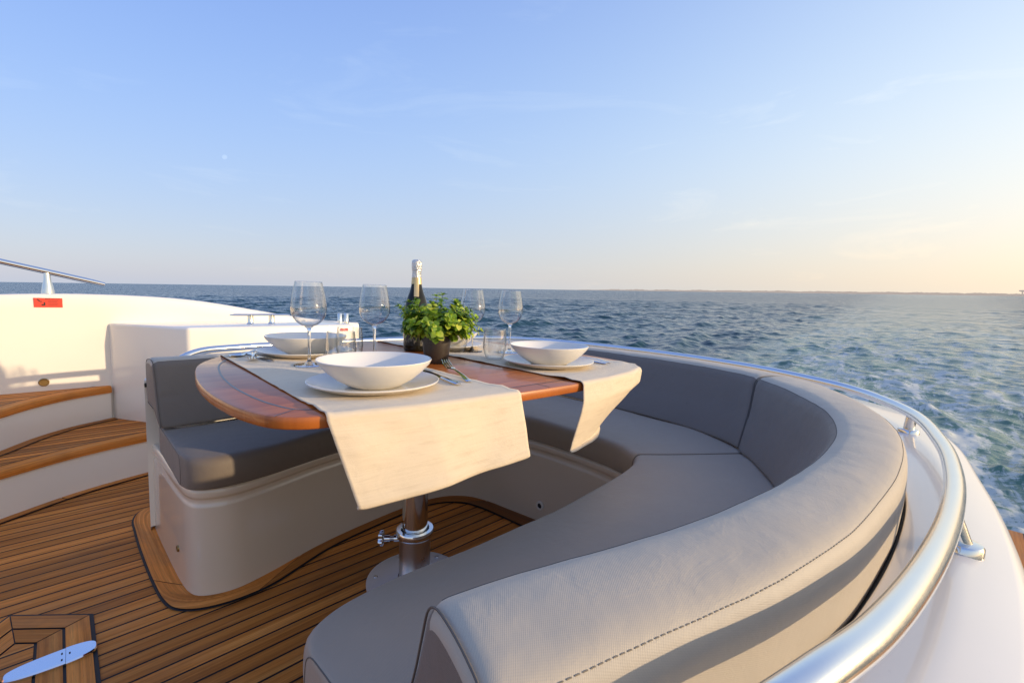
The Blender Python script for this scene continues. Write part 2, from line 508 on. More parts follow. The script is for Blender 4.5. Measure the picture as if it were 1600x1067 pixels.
for x, y in ((-.006, .010), (-.006, -.016), (.008, .002)):
    v_, f_ = bevel_prism([(x - .0016, y - .004), (x + .0016, y - .004), (x + .0016, y + .004), (x - .0016, y + .004)], .004, .0071, 0); mb.add(v_, f_)
mb.build('hinge_slot', DARK, hg, False)

# ------------------------------------------------------------------ sofa
sofa = thing('curved_sofa', 'horseshoe taupe cushioned sofa on a white moulded base around the table', 'sofa', (0, 0, 0))
ZT = .67
# inner top edge of the backrest, from near end round aft to far end: a, b, tilt offset, thickness
BP = [(.215, .315, .10, .125), (.30, .292, .10, .125), (.457, .243, .10, .122), (.62, .203, .10, .118), (.82, .176, .10, .112), (1.047, .172, .10, .112),
      (1.2, .188, .10, .118), (1.371, .236, .10, .135), (1.53, .318, .11, .158), (1.68, .420, .12, .178), (1.815, .539, .14, .185), (1.90, .68, .17, .182),
      (1.952, .86, .19, .18), (1.985, 1.10, .20, .165), (1.995, 1.38, .20, .16), (1.96, 1.60, .18, .17), (1.87, 1.78, .15, .18), (1.72, 1.90, .13, .17),
      (1.45, 1.975, .11, .14), (1.1, 2.01, .10, .125), (.7, 2.015, .09, .12), (.22, 1.985, .08, .12)]
NB = 240
B4 = spline(BP, NB)
BN = -normals2(B4[:, :2])              # outward
if np.dot(BN[60], B4[60, :2] - np.array([1.0, 1.1])) < 0: BN = -BN
def back_profile(off, t, z0=.435):
    zt = ZT
    pts = [(-off, z0), (-off * .45, z0 + .115), (0, zt), (t * .5, zt + .006), (t, zt - .008), (t + .004, zt - .07), (t - .004, .50), (t * .4 - off * .4, .49)]
    rad = [.022, .03, .040, .05, .036, .03, .015, .0]
    return round_poly(pts, rad, 6)
def sweep_cushion(ring_fn, idx, r=.014, nr=4):
    """sweep with softly rounded ends; ring_fn(i, shrink) -> 3D ring"""
    rows = []
    return rows
def back_ring(P, N, off, t, shrink=0.0, skew=0.0):
    pr = back_profile(off, t)
    if shrink:
        cx = sum(p[0] for p in pr) / len(pr); cz = sum(p[1] for p in pr) / len(pr)
        q = []
        for x, z in pr:
            d = Vector((cx - x, cz - z)); q.append((x + d.normalized().x * min(shrink, d.length * .9), z + d.normalized().y * min(shrink, d.length * .9)))
        pr = q
    return [(P[0] + N[0] * x + N[1] * skew * (ZT - z), P[1] + N[1] * x - N[0] * skew * (ZT - z), z) for x, z in pr]
cumB = np.r_[0, np.cumsum(np.linalg.norm(np.diff(B4[:, :2], axis=0), axis=1))]
def at_len(s):
    a = [np.interp(s, cumB, B4[:, k]) for k in range(4)] + [np.interp(s, cumB, BN[:, 0]), np.interp(s, cumB, BN[:, 1])]
    return a
def nearest_len(a, b):
    return cumB[np.argmin((B4[:, 0] - a) ** 2 + (B4[:, 1] - b) ** 2)]
cut1 = nearest_len(1.815, .545); cut2 = nearest_len(1.87, 1.78)
def skw(s): return SK * (math.exp(-((s - cut1) / .22) ** 2) - .0 * math.exp(-((s - cut2) / .22) ** 2))
SK = .62
_a0, _a1 = np.array(at_len(cut1 - .02)[:2]), np.array(at_len(cut1 + .02)[:2]); _n = at_len(cut1)[4:6]
if np.dot(_a1 - _a0, [_n[1], -_n[0]]) > 0: SK = -SK      # lower edge leans back towards the near end
def dent(x, y, z): return (.0022 * mnoise.noise(Vector((x * 7, y * 7, z * 5))) + .0012 * mnoise.noise(Vector((x * 22, y * 22, z * 9)))) * min(1, max(0, z - .50) / .1)
def backrest(s0, s1, name='backrest_cushion'):
    r = .020; s0 += .0020; s1 -= .0020
    S = [(s0 + r * (1 - math.cos(k / 5 * PI / 2)), r * (1 - math.sin(k / 5 * PI / 2))) for k in range(5)]
    n = int((s1 - s0 - 2 * r) / .012)
    S += [(s, 0) for s in np.linspace(s0 + r, s1 - r, n)]
    S += [(s1 - r * (1 - math.cos(k / 5 * PI / 2)), r * (1 - math.sin(k / 5 * PI / 2))) for k in range(4, -1, -1)]
    rows = []
    for s, sh in S:
        a, b, off, t, nx, ny = at_len(s)
        puff = .005 * math.sin(PI * (s - s0) / (s1 - s0)) + .0025 * mnoise.noise(Vector((s * 7, 0, 0)))
        rg = back_ring((a, b), (nx, ny), off, t + puff, sh, skw(s))
        ee = min(s - s0, s1 - s); pk = math.exp(-ee / .05)
        rg = [(x + nx * pk * .0030 * mnoise.noise(Vector((z * 45, s * 14, 2))), y + ny * pk * .0030 * mnoise.noise(Vector((z * 45, s * 14, 2))), z + dent(x, y, z) - pk * .0016 * abs(mnoise.noise(Vector((x * 34, y * 34, 5)))) * (z > .6)) for x, y, z in rg]
        rows.append(rg)
    v_, f_, uv_ = grid(rows, True, True, True)
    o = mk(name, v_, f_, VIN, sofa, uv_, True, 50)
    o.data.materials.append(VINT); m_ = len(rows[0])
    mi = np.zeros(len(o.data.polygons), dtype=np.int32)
    for i_ in range(len(rows) - 1): mi[i_ * m_ + 17:i_ * m_ + 48] = 1  # top and outer faces take the painted-sunlight tone
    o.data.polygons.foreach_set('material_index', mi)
    # piping along the inner top edge and round the two ends
    P = [Vector(rw[17]) for rw in rows[4:-4]]
    mb = MB(); v_, f_, uv_ = tube(P, .0008, 6); mb.add(v_, f_, uv_)
    for s in (s0 + .0035, s1 - .0035):
        a, b, off, t, nx, ny = at_len(s)
        ring = back_ring((a, b), (nx, ny), off, t, .0045, skw(s))
        v_, f_, uv_ = tube(ring + ring[:2], .0012, 6, False); mk('piping', v_, f_, PIPE, o, uv_)
    mb.build('piping', PIPE, o)
    # dark stitches along the outer top edge, lighter ones beside the inner piping
    mb = MB(); mid = rows[len(rows) // 2]
    kS = max(range(17, 48), key=lambda q: (mid[q][2] > .653) * q)        # last ring point still on the rolled top edge
    Q = [Vector(rw[kS]) for rw in rows[5:-5]]; Q2 = [Vector(rw[kS - 2]) for rw in rows[5:-5]]
    cq = np.r_[0, np.cumsum([(b_ - a_).length for a_, b_ in zip(Q, Q[1:])])]
    qn = np.array(Q)
    for sq in np.arange(.01, cq[-1] - .01, .0074):
        c = Vector([np.interp(sq, cq, qn[:, k]) for k in range(3)]); d = Vector([np.interp(sq + .0023, cq, qn[:, k]) for k in range(3)]) - c
        up = Vector((0, 0, .0004))
        v_, f_, uv_ = tube([c - d + up, c + up * 1.3, c + d + up], .00055, 5); mb.add(v_, f_, uv_)
    mb.build('stitching', STIT, o)
    return o
backrest(0, cut1); backrest(cut1, cut2); backrest(cut2, cumB[-1])

# seat cushions: front curve / back curve pairs
def seat(front, back, mat, n=90):
    F = spline(front, n); Bk = spline(back, n)
    L = np.linalg.norm(F[-1] - F[0])
    rows = []
    r = .012
    cum = np.r_[0, np.cumsum(np.linalg.norm(np.diff((F + Bk) / 2, axis=0), axis=1))]
    T = cum[-1]
    svals = [r * (1 - math.cos(k / 5 * PI / 2)) for k in range(5)] + list(np.linspace(r, T - r, n)) + [T - r * (1 - math.cos(k / 5 * PI / 2)) for k in range(4, -1, -1)]
    for s in svals:
        f = np.array([np.interp(s, cum, F[:, k]) for k in (0, 1)]); b = np.array([np.interp(s, cum, Bk[:, k]) for k in (0, 1)])
        e = min(s, T - s); sh = r * (1 - math.sqrt(max(0, 1 - (1 - min(1, e / r)) ** 2)))
        w = np.linalg.norm(b - f); d = (b - f) / w
        crown = .010 * min(1, e / .10)
        pr = round_poly([(.004, .338), (-.004, .375), (.004, .432), (w * .45, .432 + crown), (w, .436), (w, .338)], [.01, .02, .040, .15, 0, 0], 7)
        cx, cz = w / 2, .385
        ring = []
        for x, z in pr:
            if sh:
                x = x + sh * (1 if x < cx else -1); z = z + sh * (1 if z < cz else -1)
            X_, Y_ = f[0] + d[0] * x, f[1] + d[1] * x
            ring.append((X_, Y_, z + (.0055 * mnoise.noise(Vector((X_ * 4.2, Y_ * 4.2, 3))) - .0022 * math.exp(-e / .035) * abs(mnoise.noise(Vector((X_ * 38, Y_ * 38, 1)))) - .0015 * math.exp(-x / .05) * abs(mnoise.noise(Vector((X_ * 30, Y_ * 30, 8))))) * (z > .40)))
        rows.append(ring)
    v_, f_, uv_ = grid(rows, True, True, True)
    o = mk('seat_cushion', v_, f_, mat, sofa, uv_, True, 50)
    for rw in (rows[3], rows[-4]):
        v_, f_, uv_ = tube(rw + rw[:2], .0010, 6, False); mk('piping', v_, f_, PIPE, o, uv_)
    return o
# near cushion (runs along the near side)
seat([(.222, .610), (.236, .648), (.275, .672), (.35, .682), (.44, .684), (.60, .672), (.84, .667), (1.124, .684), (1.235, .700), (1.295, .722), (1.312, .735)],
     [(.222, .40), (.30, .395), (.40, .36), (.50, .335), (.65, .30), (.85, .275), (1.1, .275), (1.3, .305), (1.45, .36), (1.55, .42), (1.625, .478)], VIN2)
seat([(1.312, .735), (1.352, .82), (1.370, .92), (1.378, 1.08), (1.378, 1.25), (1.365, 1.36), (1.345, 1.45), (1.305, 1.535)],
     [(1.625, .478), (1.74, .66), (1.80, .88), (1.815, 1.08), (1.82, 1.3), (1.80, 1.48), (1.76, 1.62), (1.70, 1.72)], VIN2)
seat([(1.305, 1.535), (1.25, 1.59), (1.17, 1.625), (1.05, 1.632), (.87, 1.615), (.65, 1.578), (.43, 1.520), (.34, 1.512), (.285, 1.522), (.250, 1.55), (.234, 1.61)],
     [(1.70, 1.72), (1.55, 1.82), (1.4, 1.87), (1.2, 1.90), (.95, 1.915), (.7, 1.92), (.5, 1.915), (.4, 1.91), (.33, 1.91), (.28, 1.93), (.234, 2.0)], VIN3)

# moulded base: front wall with a groove, ledge under the cushions
near_front = [(1.36, .82), (1.30, .735), (1.22, .708), (1.0, .69), (.8, .68), (.6, .685), (.42, .70), (.32, .69), (.255, .665), (.228, .61), (.222, .45), (.20, .19)]
bf = spline([(.228, 2.195)] + base_line[3:-1] + near_front, 300)
bn = normals2(bf)
if np.dot(bn[150], np.array([.8, 1.2]) - bf[150]) < 0: bn = -bn       # towards the footwell
prof = round_poly([(.004, -.005), (.002, .02), (0, .28), (-.005, .289), (-.005, .302), (.002, .309), (.003, .326), (-.004, .338), (-.07, .339), (-.24, .339)],
                  [0, .01, .006, .005, .005, .005, .007, .006, 0, 0], 4, False)
rows = []
for p, nn in zip(bf, bn):
    rows.append([(p[0] + nn[0] * x, p[1] + nn[1] * x, z) for x, z in prof])
v_, f_, uv_ = grid(rows)
mk('base', v_, f_, GEL2, sofa, uv_)

# ------------------------------------------------------------------ white coaming round the sofa
coam = thing('white_coaming', 'glossy white moulded coaming curving around the outside of the sofa', 'boat hull')
# outer hull edge from near side round aft to far side
HE = spline([(.16, -.03), (.45, -.075), (.70, -.097), (.95, -.102), (1.245, -.086), (1.51, -.056), (1.847, -.010), (2.12, .075), (2.33, .22), (2.47, .46), (2.55, .8), (2.58, 1.2),
             (2.56, 1.6), (2.47, 1.98), (2.30, 2.26), (2.0, 2.43), (1.5, 2.51), (1.0, 2.48), (.6, 2.38), (.36, 2.27), (.235, 2.19)], NB)
CZ = lambda i: .553 + .03 * (i / NB)
rows = []
for i in range(NB):
    P, N, t = B4[i, :2], BN[i], B4[i, 3]
    q = P + N * (t + .010); h = HE[i]; d = (h - q); w = np.linalg.norm(d); d = d / w; z = CZ(i)
    pr = round_poly([(0, .02), (0, z - .03), (.0, z), (w * .5, z + .006), (w, z - .012), (w + .010, z - .12), (w + .03, z - .9), (w - .2, -1.6)],
                    [0, .0, .008, .02, .035, .03, 0, 0], 5, False)
    rows.append([(q[0] + d[0] * x, q[1] + d[1] * x, zz) for x, zz in pr])
v_, f_, uv_ = grid(rows, False, True, True)
mk('coaming_shell', v_, f_, GEL, coam, uv_)
P = [(B4[i, 0] + BN[i, 0] * (B4[i, 3] + .007), B4[i, 1] + BN[i, 1] * (B4[i, 3] + .007), CZ(i) - .018) for i in range(NB)]
v_, f_, uv_ = tube(P, .0075, 8)
mk('rubber_gasket', v_, f_, RUB, coam, uv_)

# ------------------------------------------------------------------ stern rail
rail = thing('stern_rail', 'thick curved stainless steel rail on short posts outside the sofa back', 'rail')
RP = [(.12, .155, .565), (.20, .125, .615), (.29, .09, .643), (.393, .0585, .65), (.504, .033, .645), (.702, .008, .635), (.97, -.0075, .622), (1.206, -.0056, .62), (1.48, .0216, .62),
      (1.808, .1035, .625), (2.06, .287, .635), (2.144, .468, .645), (2.205, .656, .652), (2.262, .974, .657), (2.275, 1.4, .660), (2.235, 1.75, .661), (2.12, 2.03, .662), (1.92, 2.19, .663),
      (1.6, 2.29, .664), (1.2, 2.33, .665), (.85, 2.33, .666), (.55, 2.30, .666), (.41, 2.265, .660), (.34, 2.235, .635), (.30, 2.21, .60), (.285, 2.20, .57)]
RS = spline(RP, 330)
v_, f_, uv_ = tube([tuple(p) for p in RS], .0150, 24)
mk('rail_tube', v_, f_, STEELR, rail, uv_)
def rail_post(a, b, ztop, zb, lean=(0, 0)):
    mb = MB()
    v_, f_, uv_ = tube([(a, b, zb), (a + lean[0] * .5, b + lean[1] * .5, (zb + ztop) / 2), (a + lean[0], b + lean[1], ztop)], .0135, 18); mb.add(v_, f_, uv_)
    o = mb.build('rail_post', STEEL, rail)
    v_, f_, uv_ = lathe([(.0, .007), (.015, .007), (.0235, .0055), (.026, .0025), (.0265, -.014)], 32, a, b, zb)
    mk('post_flange', v_, f_, STEEL, o, uv_)
for s_a, s_b in ((.987, -.024), (1.795, .099), (2.262, .98), (2.20, 1.86), (1.55, 2.30), (.75, 2.325)):
    k = int(np.argmin((RS[:, 0] - s_a) ** 2 + (RS[:, 1] - s_b) ** 2))
    kb = int(np.argmin((HE[:, 0] - s_a) ** 2 + (HE[:, 1] - s_b) ** 2))
    da, db = (s_a - RS[k, 0]), (s_b - RS[k, 1])
    rail_post(s_a, s_b, RS[k, 2] - .010, CZ(kb) + .011, (-da, -db))

# lower side deck outside the coaming
v = [(.3, -.9), (2.58, -.9), (2.58, .20), (.3, .20)]
sd = MB()
v_, f_ = bevel_prism(v, .0, .10, .012, 2); sd.add(v_, f_, [(p[0], p[1]) for p in v_])
side_deck = sd.build('side_deck', m_teak('teak_side_deck', .055, dark=.8), None)
tag(side_deck, kind='structure')

# ------------------------------------------------------------------ side steps
S1 = spline([(-1.7, 1.45), (-1.2, 1.85), (-.6, 2.30), (-.187, 2.58), (.03, 2.712), (.306, 2.805), (.60, 2.86)], 60)
S2 = spline([(-1.5, 1.75), (-.9, 2.12), (-.40, 2.60), (-.22, 2.83), (-.10, 3.02), (.03, 3.155), (.188, 3.245)], 60)
WB = 3.275
def step(name, label, S, z, backpts, edge=.055):
    st = thing(name, label, 'step')
    n2 = normals2(S)
    if n2[30][1] < 0: n2 = -n2
    ri = S + n2 * .012
    rows = [[(p[0], p[1], zz) for zz in (0.0, z * .5, z - .034)] for p in ri]
    v_, f_, uv_ = grid(rows); mk('riser', v_, f_, GEL, st, uv_)
    # nosing
    inn = S + n2 * edge
    rows = []
    for p, q in zip(S, inn):
        d = (q - p) / np.linalg.norm(q - p)
        pr = round_poly([(.004, z - .036), (0, z - .018), (.006, z), (edge, z)], [.004, .012, .008, 0], 3, False)
        pr = [(.014, z - .036)] + pr
        rows.append([(p[0] + d[0] * x, p[1] + d[1] * x, zz) for x, zz in pr])
    v_, f_, uv_ = grid(rows, False, True, True)
    mk('nosing', v_, f_, TEAK1, st, [(u, w + 200.5) for u, w in uv_])
    # tread panel from nosing to the back line
    poly = [tuple(p) for p in inn] + backpts
    vs = [(x, y, z - .0005) for x, y in poly]
    bm = bmesh.new(); bm.faces.new([bm.verts.new(q) for q in vs]); bmesh.ops.triangulate(bm, faces=bm.faces)
    bm.verts.index_update(); fs = [tuple(w.index for w in f.verts) for f in bm.faces]; bm.free()
    mk('tread', vs, fs, TEAKS, st, [(x, y) for x, y, _ in vs], False)
    c_a = inn + n2 * .0; c_b = inn + n2 * .005
    mb = MB(); strip(mb, [tuple(p) for p in c_a], [tuple(p) for p in c_b], z + .0012); mb.build('caulking', CAULK, st, False)
    return st
s1 = step('side_step', 'lower side step with teak tread and white riser', S1, .20, [(.60, 3.27), (-1.7, 3.27)])
s2 = step('side_step', 'upper side step with sunlit teak tread tapering to a point', S2, .38, [(.186, 3.27), (-1.5, 3.27)])
# margins on the lower tread
n2 = normals2(S2); n2 = n2 if n2[30][1] > 0 else -n2
a_ = S2 + n2 * .010; b_ = S2 - n2 * .034; c_ = S2 - n2 * .040
mb = MB(); strip(mb, [tuple(p) for p in a_], [tuple(p) for p in c_], .2022); mb.build('caulking', CAULK, s1, False)
mb = MB(); strip(mb, jgap(a_, 0, 37), jgap(b_, 0, 37), .2036); strip(mb, jgap(a_, 36, 60), jgap(b_, 36, 60), .2036)
mb.build('margin_plank', TEAK1, s1, False)
# strip on the sole along the lower riser
n1 = normals2(S1); n1 = n1 if n1[30][1] > 0 else -n1
a_ = S1 + n1 * .014; b_ = S1 - n1 * .026; c_ = S1 - n1 * .031
sm = thing('deck_margin', 'straight teak margin plank at the foot of the lower side step', 'deck trim')
mb = MB(); strip(mb, [tuple(p) for p in a_], [tuple(p) for p in c_], .003); mb.build('caulking', CAULK, sm, False)
mb = MB()
for i0, i1 in ((0, 33), (32, 46), (45, 60)): strip(mb, jgap(a_, i0, i1), jgap(b_, i0, i1), .006)
mb.build('margin_plank', TEAK1, sm, False)

# ------------------------------------------------------------------ port bulwark
bw = thing('bulwark', 'high cream white bulwark wall with a rounded top sloping down aft', 'boat hull')
WT = [(-2.8, .74), (-1.2, .80), (-.6, .84), (-.194, .866), (-.066, .876), (.1, .877), (.276, .874), (.42, .868), (.57, .856), (.69, .838), (.803, .815), (1.069, .765), (1.304, .728), (1.45, .712), (1.62, .70)]
rows = []
for a in np.linspace(-2.8, 1.62, 120):
    z = np.interp(a, [w[0] for w in WT], [w[1] for w in WT])
    pr = round_poly([(WB, .0), (WB, z - .06), (WB + .004, z), (WB + .13, z - .01), (WB + .15, z - .2), (WB + .1, -1.2)], [0, .02, .04, .06, .03, 0], 6, False)
    rows.append([(a, y, zz) for y, zz in pr])
rows = [[(p[0], p[1], p[2]) for p in r] for r in rows]
# smooth the top line
Z = np.array([[p[2] for p in r] for r in rows]); k = np.ones(9) / 9
for j in range(Z.shape[1]): Z[4:-4, j] = np.convolve(Z[:, j], k, 'valid')
rows = [[(p[0], p[1], Z[i, j]) for j, p in enumerate(r)] for i, r in enumerate(rows)]
v_, f_, uv_ = grid(rows, False, True, True)
mk('bulwark_shell', v_, f_, GEL, bw, uv_)

# moulded locker
lo = thing('deck_locker', 'white moulded locker with a shaded front against the bulwark', 'locker')
v_, f_ = bevel_prism([(.175, WB + .05), (.200, WB - .03), (.462, 2.80), (1.355, 2.80), (1.375, WB + .05)], .05, .722, .016, 4)
mk('locker_body', v_, f_, GEL, lo, None, True, 50)

# handrail on the bulwark
hr = thing('handrail', 'slim polished steel handrail sloping down on top of the bulwark', 'rail')
pts = spline([(-1.5, WB + .07, 1.37), (-.8, WB + .07, 1.18), (-.19, WB + .07, 1.022), (0, WB + .07, .974), (.186, WB + .07, .926)], 40)
v_, f_, uv_ = tube([tuple(p) for p in pts], [.0135] * 38 + [.0130, .0105], 16); mk('rail_tube', v_, f_, STEEL, hr, uv_)
v_, f_, uv_ = lathe([(.026, -.012), (.025, .0), (.021, .03), (.015, .06), (.0125, .10)], 24, -.033, WB + .07, .878); mk('rail_post', v_, f_, STEEL, hr, uv_)
v_, f_, uv_ = lathe([(.026, -.012), (.025, .0), (.021, .03), (.015, .06), (.0125, .25)], 24, -1.0, WB + .07, .82); mk('rail_post', v_, f_, STEEL, hr, uv_)

# mooring cleat and bollards on the locker
cl = thing('mooring_cleat', 'flat T-shaped steel mooring cleat on two round legs on the locker', 'cleat', (.862, 3.0, .722))
v_, f_, uv_ = tube([(-.165, 0, .053), (-.14, 0, .054), (.14, 0, .054), (.165, 0, .053)], [.003, .0065, .0065, .003], 12)
v_ = [(x, y * 1.6, z) for x, y, z in v_]; mk('cleat_bar', v_, f_, STEEL, cl, uv_)
for x in (-.058, .058):
    v_, f_, uv_ = lathe([(.024, 0), (.019, .003), (.0165, .01), (.0165, .054)], 24, x, 0, 0); mk('leg', v_, f_, STEEL, cl, uv_)
bo = thing('mooring_bollard', 'pair of short polished steel bollard pins at the aft locker end', 'bollard', (1.365, 2.99, .716))
for x in (-.022, .022):
    v_, f_, uv_ = lathe([(.0165, -.02), (.0155, .0), (.0155, .066), (.013, .069), (0, .0695)], 24, x, 0, 0); mk('bollard_pin', v_, f_, STEEL, bo, uv_)

# stickers
def quad(w, h, mat, name, parent, x=0, z=0, d=0.0, skew=0.0):
    return mk(name, [(x - w / 2 + skew, -d, z + h / 2 * -1), (x + w / 2 + skew, -d, z - h / 2), (x + w / 2 - skew, -d, z + h / 2), (x - w / 2 - skew, -d, z + h / 2)], [(0, 1, 2, 3)], mat, parent, None, False)
sg = thing('warning_sticker', 'red warning sticker with tiny black pictogram and lines on the bulwark', 'sticker', (-.034, WB - .0015, .826))
v_, f_ = bevel_prism([(-.051, -.0006), (.051, -.0006), (.051, .001), (-.051, .001)], -.0235, .0235, 0)
mk('sticker_sheet', v_, f_, RED, sg, None, False)
mb = MB()
def pl(pts): mb.add([(x, -.0012, z) for x, z in pts], [tuple(range(len(pts)))])
pl([(-.040, .016), (-.036, .018), (-.026, .006), (-.022, .008), (-.024, .003), (-.030, .005)])
pl([(-.024, -.014), (-.011, -.014), (-.011, .002), (-.016, .002), (-.016, -.008), (-.024, -.008)])
for k in range(4): pl([(-.010 + k * .0042, .0175), (-.0075 + k * .0042, .0175), (-.0065 + k * .0042, .0212), (-.009 + k * .0042, .0212)])
mb.build('pictogram', BLACK, sg, False)
mb = MB()
for k in range(4):
    z = .010 - k * .0072; mb.add([(.000, -.0012, z), (.036 - .004 * (k % 2), -.0012, z), (.036 - .004 * (k % 2), -.0012, z + .0018), (.000, -.0012, z + .0018)], [(0, 1, 2, 3)])
mb.add([(.010, -.0012, .0178), (.042, -.0012, .0178), (.042, -.0012, .0200), (.010, -.0012, .0200)], [(0, 1, 2, 3)])
mb.build('text_line', REDP, sg, False)
rs = thing('red_sticker', 'small plain red sticker on the aft end of the white locker', 'sticker', (1.285, 2.799, .690))
v_, f_ = bevel_prism([(-.026, -.0008), (.026, -.0008), (.026, .002), (-.026, .002)], -.009, .009, 0)
mk('sticker_sheet', v_, f_, RED, rs, None, False)

# small round fittings
def drain(name, label, loc, nrm, r, ringmat, cat, hole=True):
    o = thing(name, label, cat, loc)
    q = Vector((0, 0, 1)).rotation_difference(Vector(nrm)).to_matrix().to_4x4()
    v_, f_, uv_ = lathe([(r * .55, .001), (r * .6, .004), (r * .85, .0045), (r, .002), (r, -.003)], 24); mk('ring', xf(v_, q), f_, ringmat, o, uv_)
    if hole:
        v_, f_, uv_ = lathe([(0, .0012), (r * .6, .0012)], 24); mk('hole', xf(v_, q), f_, DARK, o, uv_)
    else:
        v_, f_, uv_ = lathe([(0, .003), (r * .6, .003)], 24); mk('cap', xf(v_, q), f_, ringmat, o, uv_)
drain('drain', 'oval bronze drain fitting low on the bulwark above the upper step', (-.068, WB - .001, .424), (0, -1, 0), .020, BRASS, 'drain', False)
drain('screw_cap', 'tiny brass screw cap low on the white end of the far seat', (.2365, 1.70, .105), (-1, -.1, 0), .011, BRASS, 'fitting', False)
drain('drain', 'dark round drain hole in the seat base under the far cloth edge', (.86, 1.643, .075), (.1, -1, 0), .012, DARK, 'drain')
drain('drain', 'pale ringed drain hole in the aft face of the footwell', (1.3795, 1.185, .075), (-1, -.05, 0), .019, CHINA, 'drain')
drain('screw_cap', 'tiny dark screw cap on the shaded locker front beside the sofa end', (.365, 2.955, .285), (-.86, -.5, 0), .012, BRASS, 'fitting', False)

# ------------------------------------------------------------------ table
TZ = .7255
c2 = math.sqrt(.5)
def tab(u, v_):                      # table coordinates -> boat coordinates
    X = .7361 * u - .6769 * v_; Y = .6769 * u + .7361 * v_
    return ((X + Y) * c2, (Y - X) * c2)
TROT = math.atan2(tab(1, 0)[1], tab(1, 0)[0])
table = thing('dining_table', 'varnished mahogany dining table with rounded corners on a steel pedestal', 'table')
TO = [(.30, .742), (.45, .716), (.66, .702), (.866, .698), (1.0, .704), (1.13, .724), (1.235, .760), (1.305, .83), (1.34, .98), (1.35, 1.2), (1.345, 1.42), (1.31, 1.60), (1.22, 1.71),
      (1.05, 1.77), (.85, 1.79), (.62, 1.755), (.45, 1.705), (.33, 1.64), (.26, 1.57), (.20, 1.45), (.168, 1.28), (.157, 1.10), (.163, .97), (.180, .86), (.208, .787), (.25, .754)]
TS = spline(TO, 220, True)
def toff(d):
    n = normals2(TS, True)
    ctr = TS.mean(0)
    s = 1 if np.dot(n[0], ctr - TS[0]) > 0 else -1
    return TS + n * s * d
def ring(P, z): return [(*tab(p[0], p[1]), z) for p in P]
rows = [ring(toff(.004), TZ - .022), ring(toff(.0015), TZ - .0212), ring(TS, TZ - .019), ring(TS, TZ - .004), ring(toff(.0012), TZ - .0012), ring(toff(.004), TZ)]
v_, f_, _ = grid(rows, True, True, True)
uvt = []
for r_ in rows: uvt += [(p[0] * 1.0, p[1]) for p in r_]
mk('tabletop', v_, f_, VARN, table, uvt)
mb = MB(); A = toff(.047); Bq = toff(.0515); n = len(A)
vs = ring(A, TZ + .0004) + ring(Bq, TZ + .0004)
mb.add(vs, [(i, (i + 1) % n, n + (i + 1) % n, n + i) for i in range(n)])
def jline(p, q, w=.0012):
    p, q = Vector(p), Vector(q); d = (q - p).normalized(); nn = Vector((-d.y, d.x)) * w
    mb.add(ring([p - nn, q - nn, q + nn, p + nn], TZ + .0005), [(0, 1, 2, 3)])
for k in (0, 214, 120, 40, 160): jline(A[k], TS[k])
jline((.772, .705), (.772, .748)); jline((.772, 1.735), (.772, 1.78))
mb.build('inlay', INLAY, table, False)
v_, f_ = bevel_prism([tab(*p) for p in ((.315, .80), (1.18, .80), (1.18, 1.66), (.315, 1.66))], TZ - .047, TZ - .0225, .003, 2); mk('support_frame', v_, f_, VARN_D, table)
px_, py_ = .79, 1.207
v_, f_, uv_ = lathe([(.040, .165), (.040, TZ - .046)], 48, px_, py_); mk('upper_column', v_, f_, STEEL, table, uv_)
v_, f_, uv_ = lathe([(.050, .006), (.050, .158)], 48, px_, py_); mk('lower_column', v_, f_, STEELB, table, uv_)
v_, f_, uv_ = lathe([(.041, .160), (.043, .172), (.046, .176), (.058, .176), (.0605, .172), (.0605, .158), (.058, .153), (.050, .152)], 48, px_, py_); mk('collar', v_, f_, STEEL, table, uv_)
v_, f_, uv_ = lathe([(.052, .018), (.056, .012), (.148, .010), (.152, .007), (.152, 0)], 64, px_, py_)
bp = mk('base_plate', v_, f_, simple('brushed_plate', (.86, .87, .90), .42, metal=.75), table, uv_)
for k in range(6):
    a = k * PI / 3 + .35; v_, f_, uv_ = lathe([(0, .0125), (.006, .0125), (.008, .010)], 12, px_ + .125 * math.cos(a), py_ + .125 * math.sin(a)); mk('screw', v_, f_, STEELB, bp, uv_)
# locking knob pointing to the camera's left (towards -x +y)
kd = Vector((-.74, .60, 0)).normalized(); kc = Vector((px_, py_, .142))
KQ = Vector((0, 0, 1)).rotation_difference(kd).to_matrix().to_4x4()
rows = []
for r0, z0, lob in ((.0, .0395, 0), (.012, .040, 0), (.020, .039, 1), (.0225, .034, 1), (.0225, .027, 1), (.018, .024, 1), (.010, .022, 0), (.010, .004, 0)):
    rows.append([(r0 * (1 + .16 * lob * math.cos(5 * t)) * math.cos(t), r0 * (1 + .16 * lob * math.cos(5 * t)) * math.sin(t), z0) for t in np.linspace(0, 2 * PI, 50, endpoint=False)])
v_, f_, uv_ = grid(rows, True, True, True)
knob = mk('locking_knob', [tuple(kc + kd * .075 + (KQ @ Vector(p))) for p in v_], f_, STEEL, table, uv_)
v_, f_, uv_ = tube([kc + kd * .045, kc + kd * .085], .0065, 14); mk('threaded_pin', v_, f_, STEELB, knob, uv_)
v_, f_, uv_ = tube([kc + kd * .047, kc + kd * .066], .011, 18); mk('boss', v_, f_, STEEL, knob, uv_)

